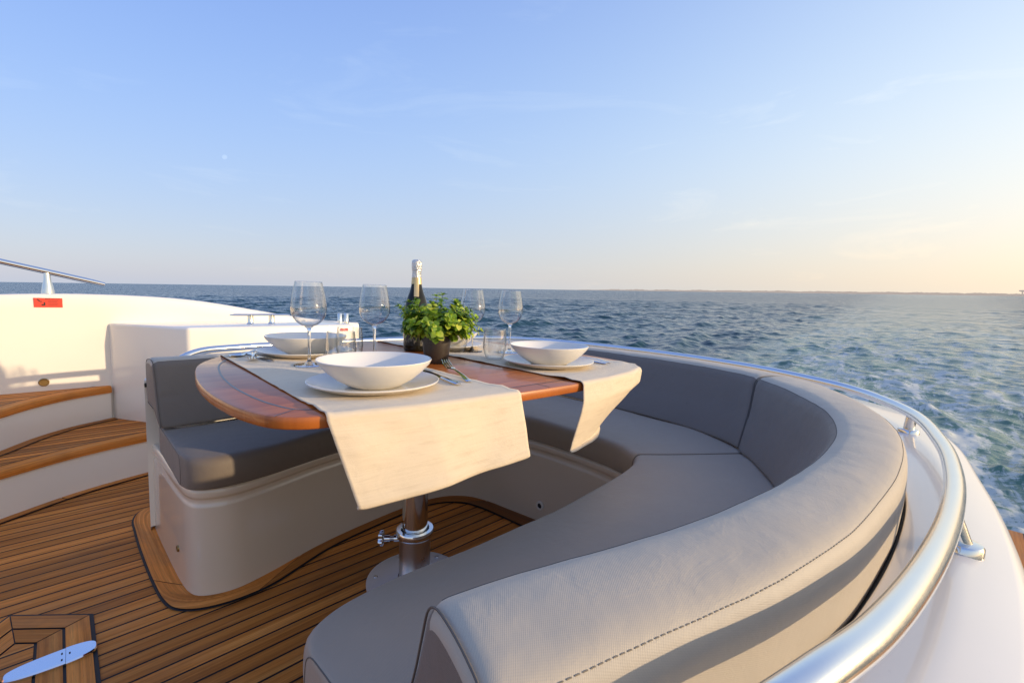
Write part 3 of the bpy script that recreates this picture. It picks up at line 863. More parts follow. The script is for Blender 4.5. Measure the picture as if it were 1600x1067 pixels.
# ------------------------------------------------------------------ table runners
def v_near(u): return float(np.interp(u, [.18, .25, .30, .45, .66, .866, 1.0, 1.13, 1.235, 1.30], [.86, .754, .742, .716, .702, .698, .704, .724, .760, .83]))
def v_far(u): return float(np.interp(u, [.26, .33, .45, .62, .85, 1.05, 1.22, 1.31], [1.57, 1.64, 1.705, 1.755, 1.79, 1.77, 1.71, 1.60]))
def runner(label, u0, u1, hang, seed, far_hang=.09):
    NS, NQ = 64, 34
    rows = []
    for i in range(NS + 1):
        s = i / NS; u = u0 + (u1 - u0) * s
        ve, vf = v_near(u), v_far(u)
        eg = min(s, 1 - s)
        lift = .0012 + .0016 * max(0, 1 - eg / .03) * (1 + mnoise.noise(Vector((u * 3, seed, 0))))
        r = []
        # far hang
        for q in np.linspace(1, 0.12, 7):
            r.append((u, vf + .010 - .004 * q, TZ - .004 - far_hang * q))
        for k in range(5):
            t = k / 4 * PI / 2; r.append((u, vf + .010 * math.cos(t) - .002, TZ - .008 + (.008 + lift) * math.sin(t)))
        for q in np.linspace(0, 1, 46)[1:]:
            vv = vf - .004 + (ve + .003 - vf + .004) * q
            edge_w = .0035 * max(0, 1 - eg / .02) * abs(mnoise.noise(Vector((vv * 22, seed * 3.1 + (7 if s > .5 else 0), 0))))
            jag = .0022 * mnoise.noise(Vector((vv * 60, seed + (9 if s > .5 else 0), 2))) * max(0, 1 - eg / .03)
            wob = .0022 * mnoise.noise(Vector((u * 9, vv * 5, seed)))
            hump = .0035 * math.exp(-((vv - (ve + .055)) / .022) ** 2)
            r.append((u + jag, vv, TZ + lift + (edge_w + max(-.0004, wob)) * min(1, (vv - ve) / .03) + hump + .002 * max(0, 1 - (vv - ve - .003) / .02)))
        r += hang(u, s, ve, lift)
        rows.append([(*tab(p[0], p[1]), p[2]) for p in r])
    v_, f_, uv_ = grid(rows)
    nr_ = len(rows[0]); e_ = nr_ - 34; cl_ = [0.0]
    for a_, b_ in zip(rows[NS // 2], rows[NS // 2][1:]): cl_.append(cl_[-1] + math.dist(a_, b_))
    uv_ = [((u1 - u0) * (k // nr_) / NS, cl_[k % nr_]) for k in range(len(v_))]
    o = mk('table_runner', v_, f_, CLOTH, None, uv_, True, 180)
    m = o.modifiers.new('th', 'SOLIDIFY'); m.thickness = .0013; m.offset = 1 if True else -1
    tag(o, label, 'table runner', 'cream table runners')
    return o
def over_edge(u, ve, lift, r=.012):
    return [(u, ve + .002 - r * math.sin(t), TZ + lift + .002 - r + r * math.cos(t)) for t in np.linspace(0, PI / 2, 8)]
def hang1(u, s, ve, lift):
    out = over_edge(u, ve, lift); L = .136
    for k in range(1, 26):
        q = k / 25; d = q * L
        wave = .006 * math.sin(s * 5.2 + .6) * q + .0020 * math.sin(s * 13 + q * 3) * q + .0022 * mnoise.noise(Vector((s * 5, q * 3, 4))) + (.0011 if q > .90 else 0)
        out.append((u + .034 * q * (1 - s) - .004 * q * s, ve - .010 - .29 * d - wave, TZ + lift - .010 - d * .96 + (-.012 * q * (1 - s) + .012 * q * s)))
    lu, lv, lz = out[-1]
    out.append((lu, lv + .002, lz - .003)); out.append((lu, lv + .006, lz + .001))
    return out
def hang2(u, s, ve, lift):
    out = over_edge(u, ve, lift); L = .158
    for k in range(1, 26):
        q = k / 25; d = q * L
        x = .12 * min(d, .06) - max(0, d - .035) * (.28 + .60 * s ** 1.5)
        wave = .014 * math.sin(s * 4.4 + 1.0) * q + .004 * math.sin(s * 12 + 2 * q) * q + (.0011 if q > .90 else 0)
        uu = u - .028 * q - .045 * q * q * s
        out.append((uu, ve - .010 - x - wave, TZ + lift - .010 - d + .012 * q * s))
    lu, lv, lz = out[-1]
    curl = .012 + .05 * s
    for k in range(1, 7):
        t = k / 6
        out.append((lu - .02 * t * s, lv - curl * .4 * math.sin(t * 2.4), lz - curl * .30 * t))
    return out
runner('cream runner on the near half of the table, wide end hanging brightly lit', .273, .668, hang1, 1.0)
runner('cream runner on the aft half of the table, its end twisting in the wind', .875, 1.272, hang2, 5.0)
RZ = TZ + .0032

# ------------------------------------------------------------------ crockery
def plate_mesh():
    return lathe([(0, .0030), (.060, .0030), (.088, .0036), (.108, .0090), (.130, .0165), (.1345, .0188), (.1362, .0182), (.1355, .0160), (.112, .0058), (.090, .0008), (.080, 0), (0, 0)], 72)
def bowl_mesh():
    return lathe([(0, .0075), (.03, .0080), (.055, .0125), (.078, .0235), (.098, .038), (.1125, .0535), (.1162, .0585), (.1178, .0590), (.1185, .0575), (.1150, .0500), (.100, .0335), (.080, .0165), (.058, .0040), (.052, .0008), (.046, 0), (0, 0)], 72)
pm = mk('dinner_plate', *plate_mesh()[:2], CHINA, None); bmsh = mk('bowl', *bowl_mesh()[:2], CHINA, None)
settings = [(.474, .886, 'nearest place setting, in front of the plant'), (1.048, .889, 'right-hand place setting on the aft runner'),
            (.546, 1.458, 'far-left place setting beside the crossed cutlery'), (1.046, 1.402, 'setting half hidden behind the plant')]
for i, (a, b, w) in enumerate(settings):
    p = pm if i == 0 else pm.copy(); q = bmsh if i == 0 else bmsh.copy()
    if i: col.objects.link(p); col.objects.link(q)
    p.location = (a, b, RZ); q.location = (a + .002, b + .001, RZ + .0034)
    p.rotation_euler.z = q.rotation_euler.z = i * 1.3
    tag(p, 'cream coupe plate under the bowl of the ' + w, 'plate', 'cream dinner plates')
    tag(q, 'deep cream bowl on the plate of the ' + w, 'bowl', 'cream bowls')

# ------------------------------------------------------------------ glasses
def wine_glass(loc, label, first=[None]):
    if first[0] is None:
        g = thing('wine_glass', label, 'wine glass', loc, 0, 'stemmed wine glasses')
        # thin bowl (outer + inner wall)
        o_ = spline([(.0060, .1060), (.018, .1085), (.033, .1200), (.0425, .1370), (.0452, .1530), (.0430, .1750), (.0385, .2000), (.0342, .2245)], 40)
        v_, f_, uv_ = lathe([tuple(p) for p in o_] + [(.0338, .2252)] + [(max(.0, p[0] - .0009), p[1] + (.0010 if k > 34 else 0)) for k, p in enumerate(o_[::-1])], 56)
        mk('glass_bowl', v_, f_, GLASS, g, uv_, True, 180)
        st = spline([(.0395, .0012), (.0385, .0022), (.022, .0042), (.0075, .0085), (.0042, .018), (.0037, .045), (.0039, .080), (.0055, .098), (.0115, .1068), (.006, .1072), (0, .1072)], 60)
        v_, f_, uv_ = lathe([(0, 0), (.0385, 0)] + [tuple(p) for p in st], 40); mk('stem_and_foot', v_, f_, SGLASS, g, uv_, True, 60)
        first[0] = g
        return g
    r = first[0].copy(); col.objects.link(r); r.location = loc; r['label'] = label
    for ch in first[0].children:
        c = ch.copy(); col.objects.link(c); c.parent = r
    return r
wine_glass((.477, 1.252, RZ), 'leftmost stemmed wine glass, behind the nearest bowl')
wine_glass((.677, 1.268, RZ), 'stemmed wine glass between the nearest tumbler and the bottle')
wine_glass((1.062, 1.268, RZ), 'stemmed wine glass directly right of the plant')
wine_glass((1.164, 1.177, RZ), 'rightmost stemmed wine glass, behind the right-hand bowl')
def tumbler(loc, label, first=[None]):
    if first[0] is None:
        o_ = spline([(.0235, .0), (.0285, .004), (.0345, .020), (.0380, .042), (.0375, .065), (.0345, .098)], 26)
        i_ = [(p[0] - .0011, max(p[1], .0065)) for p in o_[::-1]]
        v_, f_, uv_ = lathe([(0, 0)] + [tuple(p) for p in o_] + [(.0339, .0987)] + i_ + [(0, .0062)], 56)
        o = mk('tumbler', v_, f_, GLASS, None, uv_, True, 180)
        tag(o, label, 'tumbler', 'stemless tumblers'); first[0] = o
    else:
        o = first[0].copy(); col.objects.link(o); o['label'] = label
    o.location = loc
    return o
tumbler((.520, 1.152, RZ), 'clear tumbler right behind the nearest bowl')
tumbler((.608, 1.288, RZ), 'clear tumbler partly behind another at left of the second wine glass')
tumbler((1.012, 1.292, RZ), 'clear tumbler half hidden by the plant leaves')
tumbler((1.004, 1.083, RZ), 'clear tumbler standing free left of the right-hand bowl')

# ------------------------------------------------------------------ bottle
bt = thing('sparkling_wine_bottle', 'dark sparkling wine bottle with silver foil top behind the plant', 'bottle', (.915, 1.408, TZ + .0005), .8)
prof = spline([(.0440, .006), (.0442, .05), (.0440, .125), (.0420, .155), (.0345, .185), (.0240, .215), (.0180, .240), (.0158, .265), (.0148, .290), (.0146, .300)], 60)
v_, f_, uv_ = lathe([(0, .004), (.038, 0), (.042, .002)] + [tuple(p) for p in prof] + [(.012, .302), (0, .302)], 48); mk('bottle_glass', v_, f_, BOTTLE, bt, uv_, True, 60)
foil = [(.0172, .262), (.0166, .268), (.0160, .285), (.0172, .288), (.0176, .300), (.0180, .306), (.0176, .314), (.0165, .321), (.012, .3245), (0, .3255)]
rows = []
for k, (r, z) in enumerate(foil):
    rows.append([(r * (1 + .035 * mnoise.noise(Vector((9 * math.cos(t), 9 * math.sin(t), z * 260)))) * math.cos(t), r * (1 + .035 * mnoise.noise(Vector((9 * math.cos(t), 9 * math.sin(t), z * 260)))) * math.sin(t), z + .0008 * math.sin(5 * t)) for t in np.linspace(0, 2 * PI, 48, endpoint=False)])
v_, f_, uv_ = grid(rows, True); mk('foil_top', v_, f_, FOIL, bt, uv_, True, 60)
v_, f_, uv_ = lathe([(.0190, .2395), (.0178, .250), (.0171, .263)], 48); mk('foil_collar', v_, f_, GOLD, bt, uv_)
# neck strap label down the front (facing the camera) and body label
rows = []
for z in np.linspace(.195, .262, 16):
    r = float(np.interp(z, prof[:, 1], prof[:, 0])) + .0007; ha = .0088 / r
    rows.append([(r * math.cos(t), r * math.sin(t), z) for t in np.linspace(-2.95 - ha, -2.95 + ha, 7)])
v_, f_, uv_ = grid(rows); mk('neck_label', v_, f_, GOLD, bt, uv_)
rows = []
for z in np.linspace(.022, .105, 8):
    rows.append([(.0447 * math.cos(t), .0447 * math.sin(t), z) for t in np.linspace(-2.95 - 1.2, -2.95 + 1.2, 30)])
v_, f_, uv_ = grid(rows); mk('body_label', v_, f_, LABEL, bt, uv_)

# ------------------------------------------------------------------ potted plant
pc = (.806, 1.128)
pp = thing('potted_plant', 'small bushy green plant in a dark brown plastic pot at table centre', 'plant', (*pc, TZ + .0005))
v_, f_, uv_ = lathe([(0, .003), (.032, .003), (.0335, 0), (.035, .002), (.0425, .062), (.0425, .0635), (.0455, .064), (.0475, .087), (.0468, .0885), (.0445, .088), (.043, .075), (0, .075)], 48)
mk('plant_pot', v_, f_, POT, pp, uv_)
v_, f_, uv_ = lathe([(0, .080), (.02, .081), (.0432, .078)], 24); mk('soil', v_, f_, SOIL, pp, uv_)
stems = MB(); leaves = MB(); lid = [0]
def leaf(c, d, up, L, W):
    d = d.normalized(); sd = d.cross(up).normalized(); up = sd.cross(d)
    lid[0] += 1
    n = 5; rows = []; uv = []
    vs = []; fs = []
    for k in range(n + 1):
        t = k / n; w = W * math.sin(PI * (t * .86 + .10)) ** .8 * (1 if k < n else .25)
        cup = .22 * w; bend = -.25 * L * t * t
        p = c + d * (L * t) + up * bend
        for sx in (-1, 0, 1):
            vs.append(p + sd * (w * sx) + up * (cup if sx else 0))
            uv.append((lid[0] + .02 + .95 * (t * .8), sx))
    for k in range(n):
        for j in (0, 1):
            fs.append((k * 3 + j, k * 3 + j + 1, k * 3 + j + 4, k * 3 + j + 3))
    leaves.add(vs, fs, uv)
R2g = random.Random(5)
for k in range(84):
    az = R2g.uniform(0, 2 * PI); el = math.acos(R2g.uniform(.02, .985)) ; rr = R2g.uniform(.0, .028)
    p = Vector((math.cos(az) * rr, math.sin(az) * rr, .078)); d = Vector((math.cos(az) * math.sin(el), math.sin(az) * math.sin(el), math.cos(el) * .9 + .25)).normalized()
    Ls = R2g.uniform(.095, .152) * (1.0 - .10 * math.sin(el)); n = 13; pts = [p.copy()]
    tw = R2g.uniform(0, PI)
    for i in range(1, n):
        t = i / n
        dd = (d + Vector((R2g.uniform(-.18, .18), R2g.uniform(-.18, .18), .10 * (1 - math.sin(el)) - .22 * t * math.sin(el)))).normalized()
        p = p + dd * (Ls / n); pts.append(p.copy())
        if i >= 3:
            for sgn in (0, 1):
                ang = tw + i * 1.571 + sgn * PI + R2g.uniform(-.3, .3)
                s_ = dd.cross(Vector((0, 0, 1)) if abs(dd.z) < .95 else Vector((1, 0, 0))).normalized(); s2_ = dd.cross(s_)
                out = (s_ * math.cos(ang) + s2_ * math.sin(ang))
                ld = out * .85 + dd * R2g.uniform(.25, .7)
                sz = R2g.uniform(.8, 1.25) * (.75 + .5 * math.sin(PI * min(1, t * 1.05)))
                leaf(p + out * .001, ld, (Vector((0, 0, 1)) * .5 + dd + out * .1).normalized(), .0182 * sz, .0084 * sz)
    for sgn in range(3):
        ang = sgn * 2.1 + tw; s_ = dd.cross(Vector((0, .3, 1))).normalized(); s2_ = dd.cross(s_)
        leaf(p, dd + (s_ * math.cos(ang) + s2_ * math.sin(ang)) * .55, Vector((0, 0, 1)), .0115, .0046)
    v_, f_, uv_ = tube(pts, [.0013 - .0007 * i / n for i in range(n)], 5); stems.add(v_, f_, uv_)
stems.build('stem', STEM, pp); leaves.build('foliage', LEAF, pp, True, 180)

# ------------------------------------------------------------------ cutlery
def blade(pts, zf, th=.0016):
    """flat outline strip: list of (x, halfwidth); zf(x) height"""
    rows = []
    for x, w in pts:
        z = zf(x)
        rows.append([(x, -w, z), (x, -w * .6, z + th), (x, w * .6, z + th), (x, w, z), (x, w * .6, z - th * .6), (x, -w * .6, z - th * .6)])
    return grid(rows, True, True, True)
def knife(loc, rz, label):
    o = thing('table_knife', label, 'knife', loc, rz, 'table cutlery')
    v_, f_, uv_ = blade([(0, .004), (.003, .0068), (.03, .0072), (.08, .0062), (.092, .0055)], lambda x: .003, .0028); mk('handle', v_, f_, STEEL, o, uv_)
    v_, f_, uv_ = blade([(.091, .0055), (.10, .0085), (.14, .0098), (.185, .0092), (.205, .0065), (.215, .002)], lambda x: .0028, .0009); mk('knife_blade', v_, f_, STEEL, o, uv_)
    return o
def fork(loc, rz, label, tilt=0.0):
    o = thing('table_fork', label, 'fork', loc, rz, 'table cutlery')
    o.rotation_euler = (0, -tilt, rz)
    zf = lambda x: .0025 + .010 * math.sin(PI * min(1, max(0, (x - .02) / .13))) ** 2 * .55 + (.012 * ((x - .15) / .05) ** 2 if x > .15 else 0)
    v_, f_, uv_ = blade([(0, .004), (.003, .0072), (.02, .0078), (.06, .0050), (.11, .0034), (.130, .0040)], zf, .0014); mk('handle', v_, f_, STEEL, o, uv_)
    mb = MB(); v_, f_, uv_ = blade([(.129, .0040), (.137, .0095), (.146, .0122), (.153, .0122)], zf, .0009); mb.add(v_, f_, uv_)
    for y in (-.0098, -.0033, .0033, .0098):
        rows = []
        for x in np.linspace(.152, .200, 7):
            w = .0019 if x < .19 else .0012; z = zf(x)
            rows.append([(x, y - w, z), (x, y, z + .0011), (x, y + w, z), (x, y, z - .0007)])
        v_, f_, uv_ = grid(rows, True, True, True); mb.add(v_, f_, uv_)
    mb.build('tines', STEEL, o)
    return o
def spoon(loc, rz, label):
    o = thing('table_spoon', label, 'spoon', loc, rz, 'table cutlery')
    zf = lambda x: .0025 + .007 * math.sin(PI * min(1, max(0, x / .14))) ** 2
    v_, f_, uv_ = blade([(0, .004), (.003, .0072), (.02, .0076), (.06, .0048), (.11, .0034), (.135, .0045)], zf, .0014); mk('handle', v_, f_, STEEL, o, uv_)
    rows = []
    for k in range(9):
        t = k / 8; x = .134 + .060 * t; w = .0205 * math.sin(PI * (t * .93 + .05)) ** .65
        rows.append([(x, w * s, .0045 + .003 * abs(s) ** 2 - .003 * math.sin(PI * t)) for s in np.linspace(-1, 1, 9)])
    v_, f_, uv_ = grid(rows); mk('spoon_bowl', v_, f_, STEEL, o, uv_)
    return o
def put(fn, p0, p1, label, dz=0, **kw):
    a, b = Vector(tab(*p0)), Vector(tab(*p1)); d = b - a
    return fn((a.x, a.y, RZ + dz), math.atan2(d.y, d.x), label, **kw)
put(knife, (.598, .822), (.632, 1.02), 'knife lying right of the nearest plate, handle to the table edge')
put(fork, (.640, .838), (.700, 1.03), 'fork beside the nearest plate, tines raised', tilt=.06)
put(knife, (1.182, .842), (1.215, 1.06), 'knife at the right edge of the right-hand plate')
put(fork, (1.215, .852), (1.240, 1.06), 'fork outermost on the right of the right-hand plate')
put(knife, (.342, 1.590), (.362, 1.36), 'knife left of the far-left plate, blade toward the table middle')
put(fork, (.362, 1.575), (.318, 1.41), 'fork crossing under the knife left of the far-left plate', dz=.003)
put(spoon, (.415, 1.655), (.305, 1.535), 'spoon at the forward far edge of the runner')

# ================================================================== tilt the whole boat: it runs bow-up on the sea
def basis(s, y0, f):
    n = np.array([s, -1, (y0 - 533) / f]); n /= np.linalg.norm(n)
    fy = np.array([0, 0, 1.0]) - n * n[2]; fy /= np.linalg.norm(fy)
    rx = np.cross(fy, n); rx = rx if rx[0] > 0 else -rx
    return np.stack([rx, fy, n])
FOC = 711.0
RB = basis(.033, 464, FOC); RSEA = basis(.0138, 451, FOC)     # boat level and sea level as the camera was held
A = np.array([[c2, -c2, 0], [c2, c2, 0], [0, 0, 1]])
Mt = RSEA @ RB.T @ A
CAMZ = .93
T = Matrix.Translation((0, 0, CAMZ)) @ Matrix([list(r) for r in Mt]).to_4x4() @ Matrix.Translation((0, 0, -CAMZ))
bpy.context.view_layer.update()
for o in list(sc.objects):
    if o.parent is None:
        o.matrix_world = T @ o.matrix_basis
bpy.context.view_layer.update()
aft = np.array([Mt[0, 0], Mt[1, 0]]); aft /= np.linalg.norm(aft); port = np.array([-aft[1], aft[0]])

# ================================================================== SEA
SEAZ = -2.2
def field(N, L, lo, hi, wind, spread, seed):
    """periodic random wave height field with wavelengths lo..hi"""
    g = np.random.default_rng(seed)
    k = np.fft.fftfreq(N, L / N) * 2 * PI
    kx, ky = np.meshgrid(k, k, indexing='ij'); kk = np.hypot(kx, ky); kk[0, 0] = 1
    lam = 2 * PI / kk
    band = np.exp(-np.maximum(0, lo / lam - 1) * 5) * np.exp(-np.maximum(0, lam / hi - 1) * 4)
    dirn = np.abs((kx * math.cos(wind) + ky * math.sin(wind)) / kk) ** spread
    amp = kk ** -1.9 * band * (dirn * .92 + .08); amp[0, 0] = 0
    H = np.fft.ifft2(amp * (g.normal(size=(N, N)) + 1j * g.normal(size=(N, N)))).real
    H /= H.std()
    H = H + .22 * (H * H - 1)          # sharper crests
    return H
def samp(H, L, x, y):
    N = H.shape[0]
    fx = (x / L * N) % N; fy = (y / L * N) % N
    i = np.floor(fx).astype(int); j = np.floor(fy).astype(int); fx -= i; fy -= j
    i %= N; j %= N; i1 = (i + 1) % N; j1 = (j + 1) % N
    return (H[i, j] * (1 - fx) + H[i1, j] * fx) * (1 - fy) + (H[i, j1] * (1 - fx) + H[i1, j1] * fx) * fy
HA = field(512, 83.0, 2.2, 7.0, 2.2, 3, 1); HB = field(512, 29.0, .7, 2.4, 2.5, 2, 2); HC = field(512, 9.7, .18, .75, 2.0, 1, 3); HD = field(512, 31.0, .5, 3.0, .3, .3, 4)
NR, NA = 1150, 760
rad = np.r_[np.geomspace(2.4, 150, NR - 130), np.geomspace(153, 26000, 130)]
ang = np.linspace(math.radians(38 - 10), math.radians(142), NA)
# fine fan ahead of the boat, coarse fan for the rest of the circle
def sea_grid(rad, ang):
    Rg, Ag = np.meshgrid(rad, ang, indexing='ij')
    x = Rg * np.cos(Ag); y = Rg * np.sin(Ag)
    a = x * aft[0] + y * aft[1]; l = x * port[0] + y * port[1] - 1.2
    cell = np.gradient(rad)[:, None] + 0 * Ag
    cellr = np.maximum(cell, Rg * abs(ang[1] - ang[0]))
    f = lambda lam: np.clip(1.4 - cellr / lam * 3.2, 0, 1)
    wk = np.exp(-((l - .045 * np.maximum(a, 0)) / (3.7 + .072 * np.maximum(a, 0))) ** 4) * np.clip((a - 2) / 3, 0, 1)
    swell = .062 * samp(HA, 83, x, y) * f(3.0)
    z = swell * (1 - .62 * wk) + .040 * samp(HB, 29, x + 3, y) * f(1.0) * (1 - .55 * wk) + .014 * samp(HC, 9.7, x, y) * f(.35)
    # stirred, lumpy water in the wake, and the diverging wash on either side
    z += wk * .045 * samp(HD, 31, x * 1.1, y) * f(.9) * np.exp(-np.maximum(a, 0) / 60)
    for sgn in (-1, 1):
        e = (sgn * l - (2.6 + .30 * a)) / (1.3 + .02 * a)
        z += .16 * np.exp(-e * e) * np.sin(e * 3.0) * np.clip((a - 2) / 5, 0, 1) * np.exp(-np.maximum(a, 0) / 70) * f(2.0)
    return np.stack([x, y, SEAZ + z], -1).reshape(-1, 3)
def sea_mesh(name, rad, ang):
    V = sea_grid(rad, ang); nr, na = len(rad), len(ang)
    i = np.arange(nr - 1)[:, None] * na + np.arange(na - 1)[None]
    F = np.stack([i, i + na, i + na + 1, i + 1], -1).reshape(-1, 4)
    me = bpy.data.meshes.new(name)
    me.vertices.add(len(V)); me.vertices.foreach_set('co', V.astype(np.float32).ravel())
    me.loops.add(F.size); me.loops.foreach_set('vertex_index', F.ravel().astype(np.int32))
    me.polygons.add(len(F)); me.polygons.foreach_set('loop_start', np.arange(0, F.size, 4, dtype=np.int32))
    me.polygons.foreach_set('use_smooth', np.ones(len(F), bool))
    me.update(calc_edges=True); me.validate()
    return me
def m_sea():
    a = NT('sea_water'); o = a.obj(); x, y, _ = a.sep(o)
    af = a.math('ADD', a.math('MULTIPLY', x, float(aft[0])), a.math('MULTIPLY', y, float(aft[1])))
    la = a.math('SUBTRACT', a.math('ADD', a.math('MULTIPLY', x, float(port[0])), a.math('MULTIPLY', y, float(port[1]))), 1.2)
    wn = a.noise(o, .12, 4, .6)
    lw = a.math('SUBTRACT', a.math('ADD', la, a.math('MULTIPLY_ADD', wn, 6.0, -3.0)), a.math('MULTIPLY', a.math('MAXIMUM', af, 0.0), .045))
    width = a.math('MULTIPLY_ADD', a.math('MAXIMUM', af, 0.0), .072, 3.9)
    q = a.math('DIVIDE', lw, width); q2 = a.math('MULTIPLY', q, q)
    wk = a.math('EXPONENT', a.math('MULTIPLY', a.math('MULTIPLY', q2, q2), -1.0))
    wk = a.math('MULTIPLY', wk, a.math('GREATER_THAN', af, 0.0))
    fade = a.math('EXPONENT', a.math('DIVIDE', a.math('MAXIMUM', af, 0.0), -62.0))
    dist = a.n('ShaderNodeVectorMath', operation='LENGTH'); a.l(o, dist.inputs[0]); dist = dist.outputs['Value']
    # ripples too fine for the mesh; broader ones carry the far water
    rv = a.vmap(o, (1, 1, 0), (0, 0, 0), (0, 0, 2.2))
    r1 = a.noise(a.vmap(rv, (5.0, 2.6, 1)), 1.0, 5, .62); r2 = a.noise(a.vmap(rv, (.55, .22, 1)), 1.0, 4, .6); r3 = a.noise(a.vmap(rv, (.09, .035, 1)), 1.0, 5, .65)
    nearf = a.math('EXPONENT', a.math('DIVIDE', dist, -45.0)); 
    farf = a.math('SUBTRACT', 1.0, a.math('EXPONENT', a.math('DIVIDE', dist, -70.0)))
    h = a.math('ADD', a.math('MULTIPLY', a.math('MULTIPLY', r1, nearf), .085), a.math('MULTIPLY', a.math('MULTIPLY', r2, farf), 1.0))
    h = a.math('ADD', h, a.math('MULTIPLY', a.math('MULTIPLY', r3, farf), 2.6))
    nb = a.bump(h, 1.0, .55)
    # beyond the meshed waves: facet slopes straight from noise
    fn = a.n('ShaderNodeTexNoise'); a.l(a.vmap(rv, (.9, .35, 1)), fn.inputs['Vector']); fn.inputs['Scale'].default_value = 1.0; fn.inputs['Detail'].default_value = 6; fn.inputs['Roughness'].default_value = .7
    cs = a.n('ShaderNodeSeparateColor'); a.l(fn.outputs['Color'], cs.inputs[0])
    k_ = a.math('MULTIPLY', a.math('MULTIPLY_ADD', farf, 2.0, .25), a.math('MULTIPLY_ADD', wk, -.60, 1.0))
    # seen at a grazing angle only the facets leaning towards the eye show
    inc = a.sep(a.n('ShaderNodeNewGeometry').outputs['Incoming'])
    tw = a.math('MULTIPLY', a.math('ABSOLUTE', a.math('SUBTRACT', cs.outputs[2], .5)), a.math('MULTIPLY', a.math('MULTIPLY', farf, 2.6), a.math('MULTIPLY_ADD', wk, -.62, 1.0)))
    nx = a.math('ADD', a.math('MULTIPLY', a.math('SUBTRACT', cs.outputs[0], .5), a.math('MULTIPLY', k_, .45)), a.math('MULTIPLY', inc[0], tw))
    ny = a.math('ADD', a.math('MULTIPLY', a.math('SUBTRACT', cs.outputs[1], .5), a.math('MULTIPLY', k_, .45)), a.math('MULTIPLY', inc[1], tw))
    va = a.n('ShaderNodeVectorMath', operation='ADD'); a.l(nb, va.inputs[0]); a.l(a.comb(nx, ny, 0), va.inputs[1])
    vn = a.n('ShaderNodeVectorMath', operation='NORMALIZE'); a.l(va.outputs[0], vn.inputs[0]); nb = vn.outputs[0]
    deep = a.mix(a.math('MULTIPLY', wk, a.math('ADD', a.math('MULTIPLY', fade, .8), .25)), (.006, .040, .050), (.10, .205, .145))
    # foam: broken streaks drawn out along the wake
    fv = a.comb(a.math('MULTIPLY', af, .35), a.math('MULTIPLY', la, 1.0), 0)
    f1 = a.noise(fv, .75, 7, .68, 1.6); f2 = a.noise(o, 3.3, 6, .7, .8)
    ff = a.math('ADD', a.math('MULTIPLY', f1, .62), a.math('MULTIPLY', f2, .38))
    thr = a.math('SUBTRACT', .650, a.math('MULTIPLY', a.math('MULTIPLY', wk, fade), .23))
    fm = a.math('DIVIDE', a.math('SUBTRACT', ff, thr), .06, clamp=True)
    fm = a.math('MULTIPLY', fm, a.math('MULTIPLY', wk, a.math('MULTIPLY', fade, 1.5, clamp=True)), clamp=True)
    aq = a.math('SUBTRACT', a.math('ABSOLUTE', q), .72); edge = a.math('EXPONENT', a.math('MULTIPLY', a.math('MULTIPLY', aq, aq), -9.0))
    st = a.ramp(a.noise(a.comb(a.math('MULTIPLY', af, .07), a.math('MULTIPLY', la, .9), 3.0), 1.0, 6, .7, .8), [(.47, (0, 0, 0)), (.62, (1, 1, 1))])
    lf = a.math('MULTIPLY', a.math('EXPONENT', a.math('DIVIDE', a.math('MAXIMUM', af, 0.0), -95.0)), a.math('GREATER_THAN', af, 0.0))
    st = a.math('MULTIPLY', a.math('MULTIPLY', st, a.math('MULTIPLY_ADD', edge, .65, a.math('MULTIPLY', wk, .25))), a.math('MULTIPLY', lf, 1.0))
    deep = a.mix(st, deep, (.36, .44, .42))
    basec = a.mix(a.math('MULTIPLY', fm, .85), deep, (.66, .66, .61))
    rough = a.math('ADD', a.math('MULTIPLY_ADD', farf, .10, .06), a.math('MULTIPLY', fm, .55))
    a.set(base=basec, rough=rough, ior=1.333, normal=nb)
    return a.m
SEA = m_sea()
me = sea_mesh('sea', rad, ang); me.materials.append(SEA)
sea = lk('sea', me); tag(sea, kind='structure')
rad2 = np.r_[np.geomspace(2.4, 26000, 220)]
ang2 = np.linspace(math.radians(142), math.radians(388), 300)
me = sea_mesh('sea', rad2, ang2); me.materials.append(SEA)
sea2 = lk('sea', me); tag(sea2, kind='structure')

# ------------------------------------------------------------------ far shore
D = 6000.0
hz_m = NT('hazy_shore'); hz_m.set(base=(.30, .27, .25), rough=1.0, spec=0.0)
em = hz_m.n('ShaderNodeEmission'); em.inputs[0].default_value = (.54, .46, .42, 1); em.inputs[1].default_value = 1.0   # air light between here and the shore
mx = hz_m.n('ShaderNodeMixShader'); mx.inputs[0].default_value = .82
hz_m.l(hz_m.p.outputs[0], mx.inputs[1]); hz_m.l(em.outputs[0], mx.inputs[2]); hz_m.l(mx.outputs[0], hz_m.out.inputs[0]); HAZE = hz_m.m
def shore(name, x0, x1, dist, hgt, amp, seed, n=700):
    rows = []
    for k in range(n):
        px = x0 + (x1 - x0) * k / (n - 1); az = math.atan2((px - 800) / FOC, 1.0)
        x, y = dist * math.tan(az) , dist
        t = k / (n - 1)
        h = hgt * (.35 + .65 * min(1, t * 2.2)) + amp * (mnoise.noise(Vector((px * .045, seed, 0))) + .7 * mnoise.noise(Vector((px * .2, seed, 1))) + .5 * mnoise.noise(Vector((px * .6, seed, 2))))
        h *= min(1, k / 60)
        rows.append([(x, y, SEAZ - 2), (x, y, SEAZ + max(1.5, h)), (x * 1.03, y * 1.03, SEAZ + max(1.5, h) * 1.02), (x * 1.03, y * 1.03, SEAZ - 2)])
    v_, f_, uv_ = grid(rows, False, True, True)
    return mk(name, v_, f_, HAZE, None, uv_, False)
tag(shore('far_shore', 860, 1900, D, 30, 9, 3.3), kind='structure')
wt = thing('water_tower', 'hazy mushroom-shaped water tower on the far shore at the right horizon', 'tower', (D * 1.112, D, SEAZ))
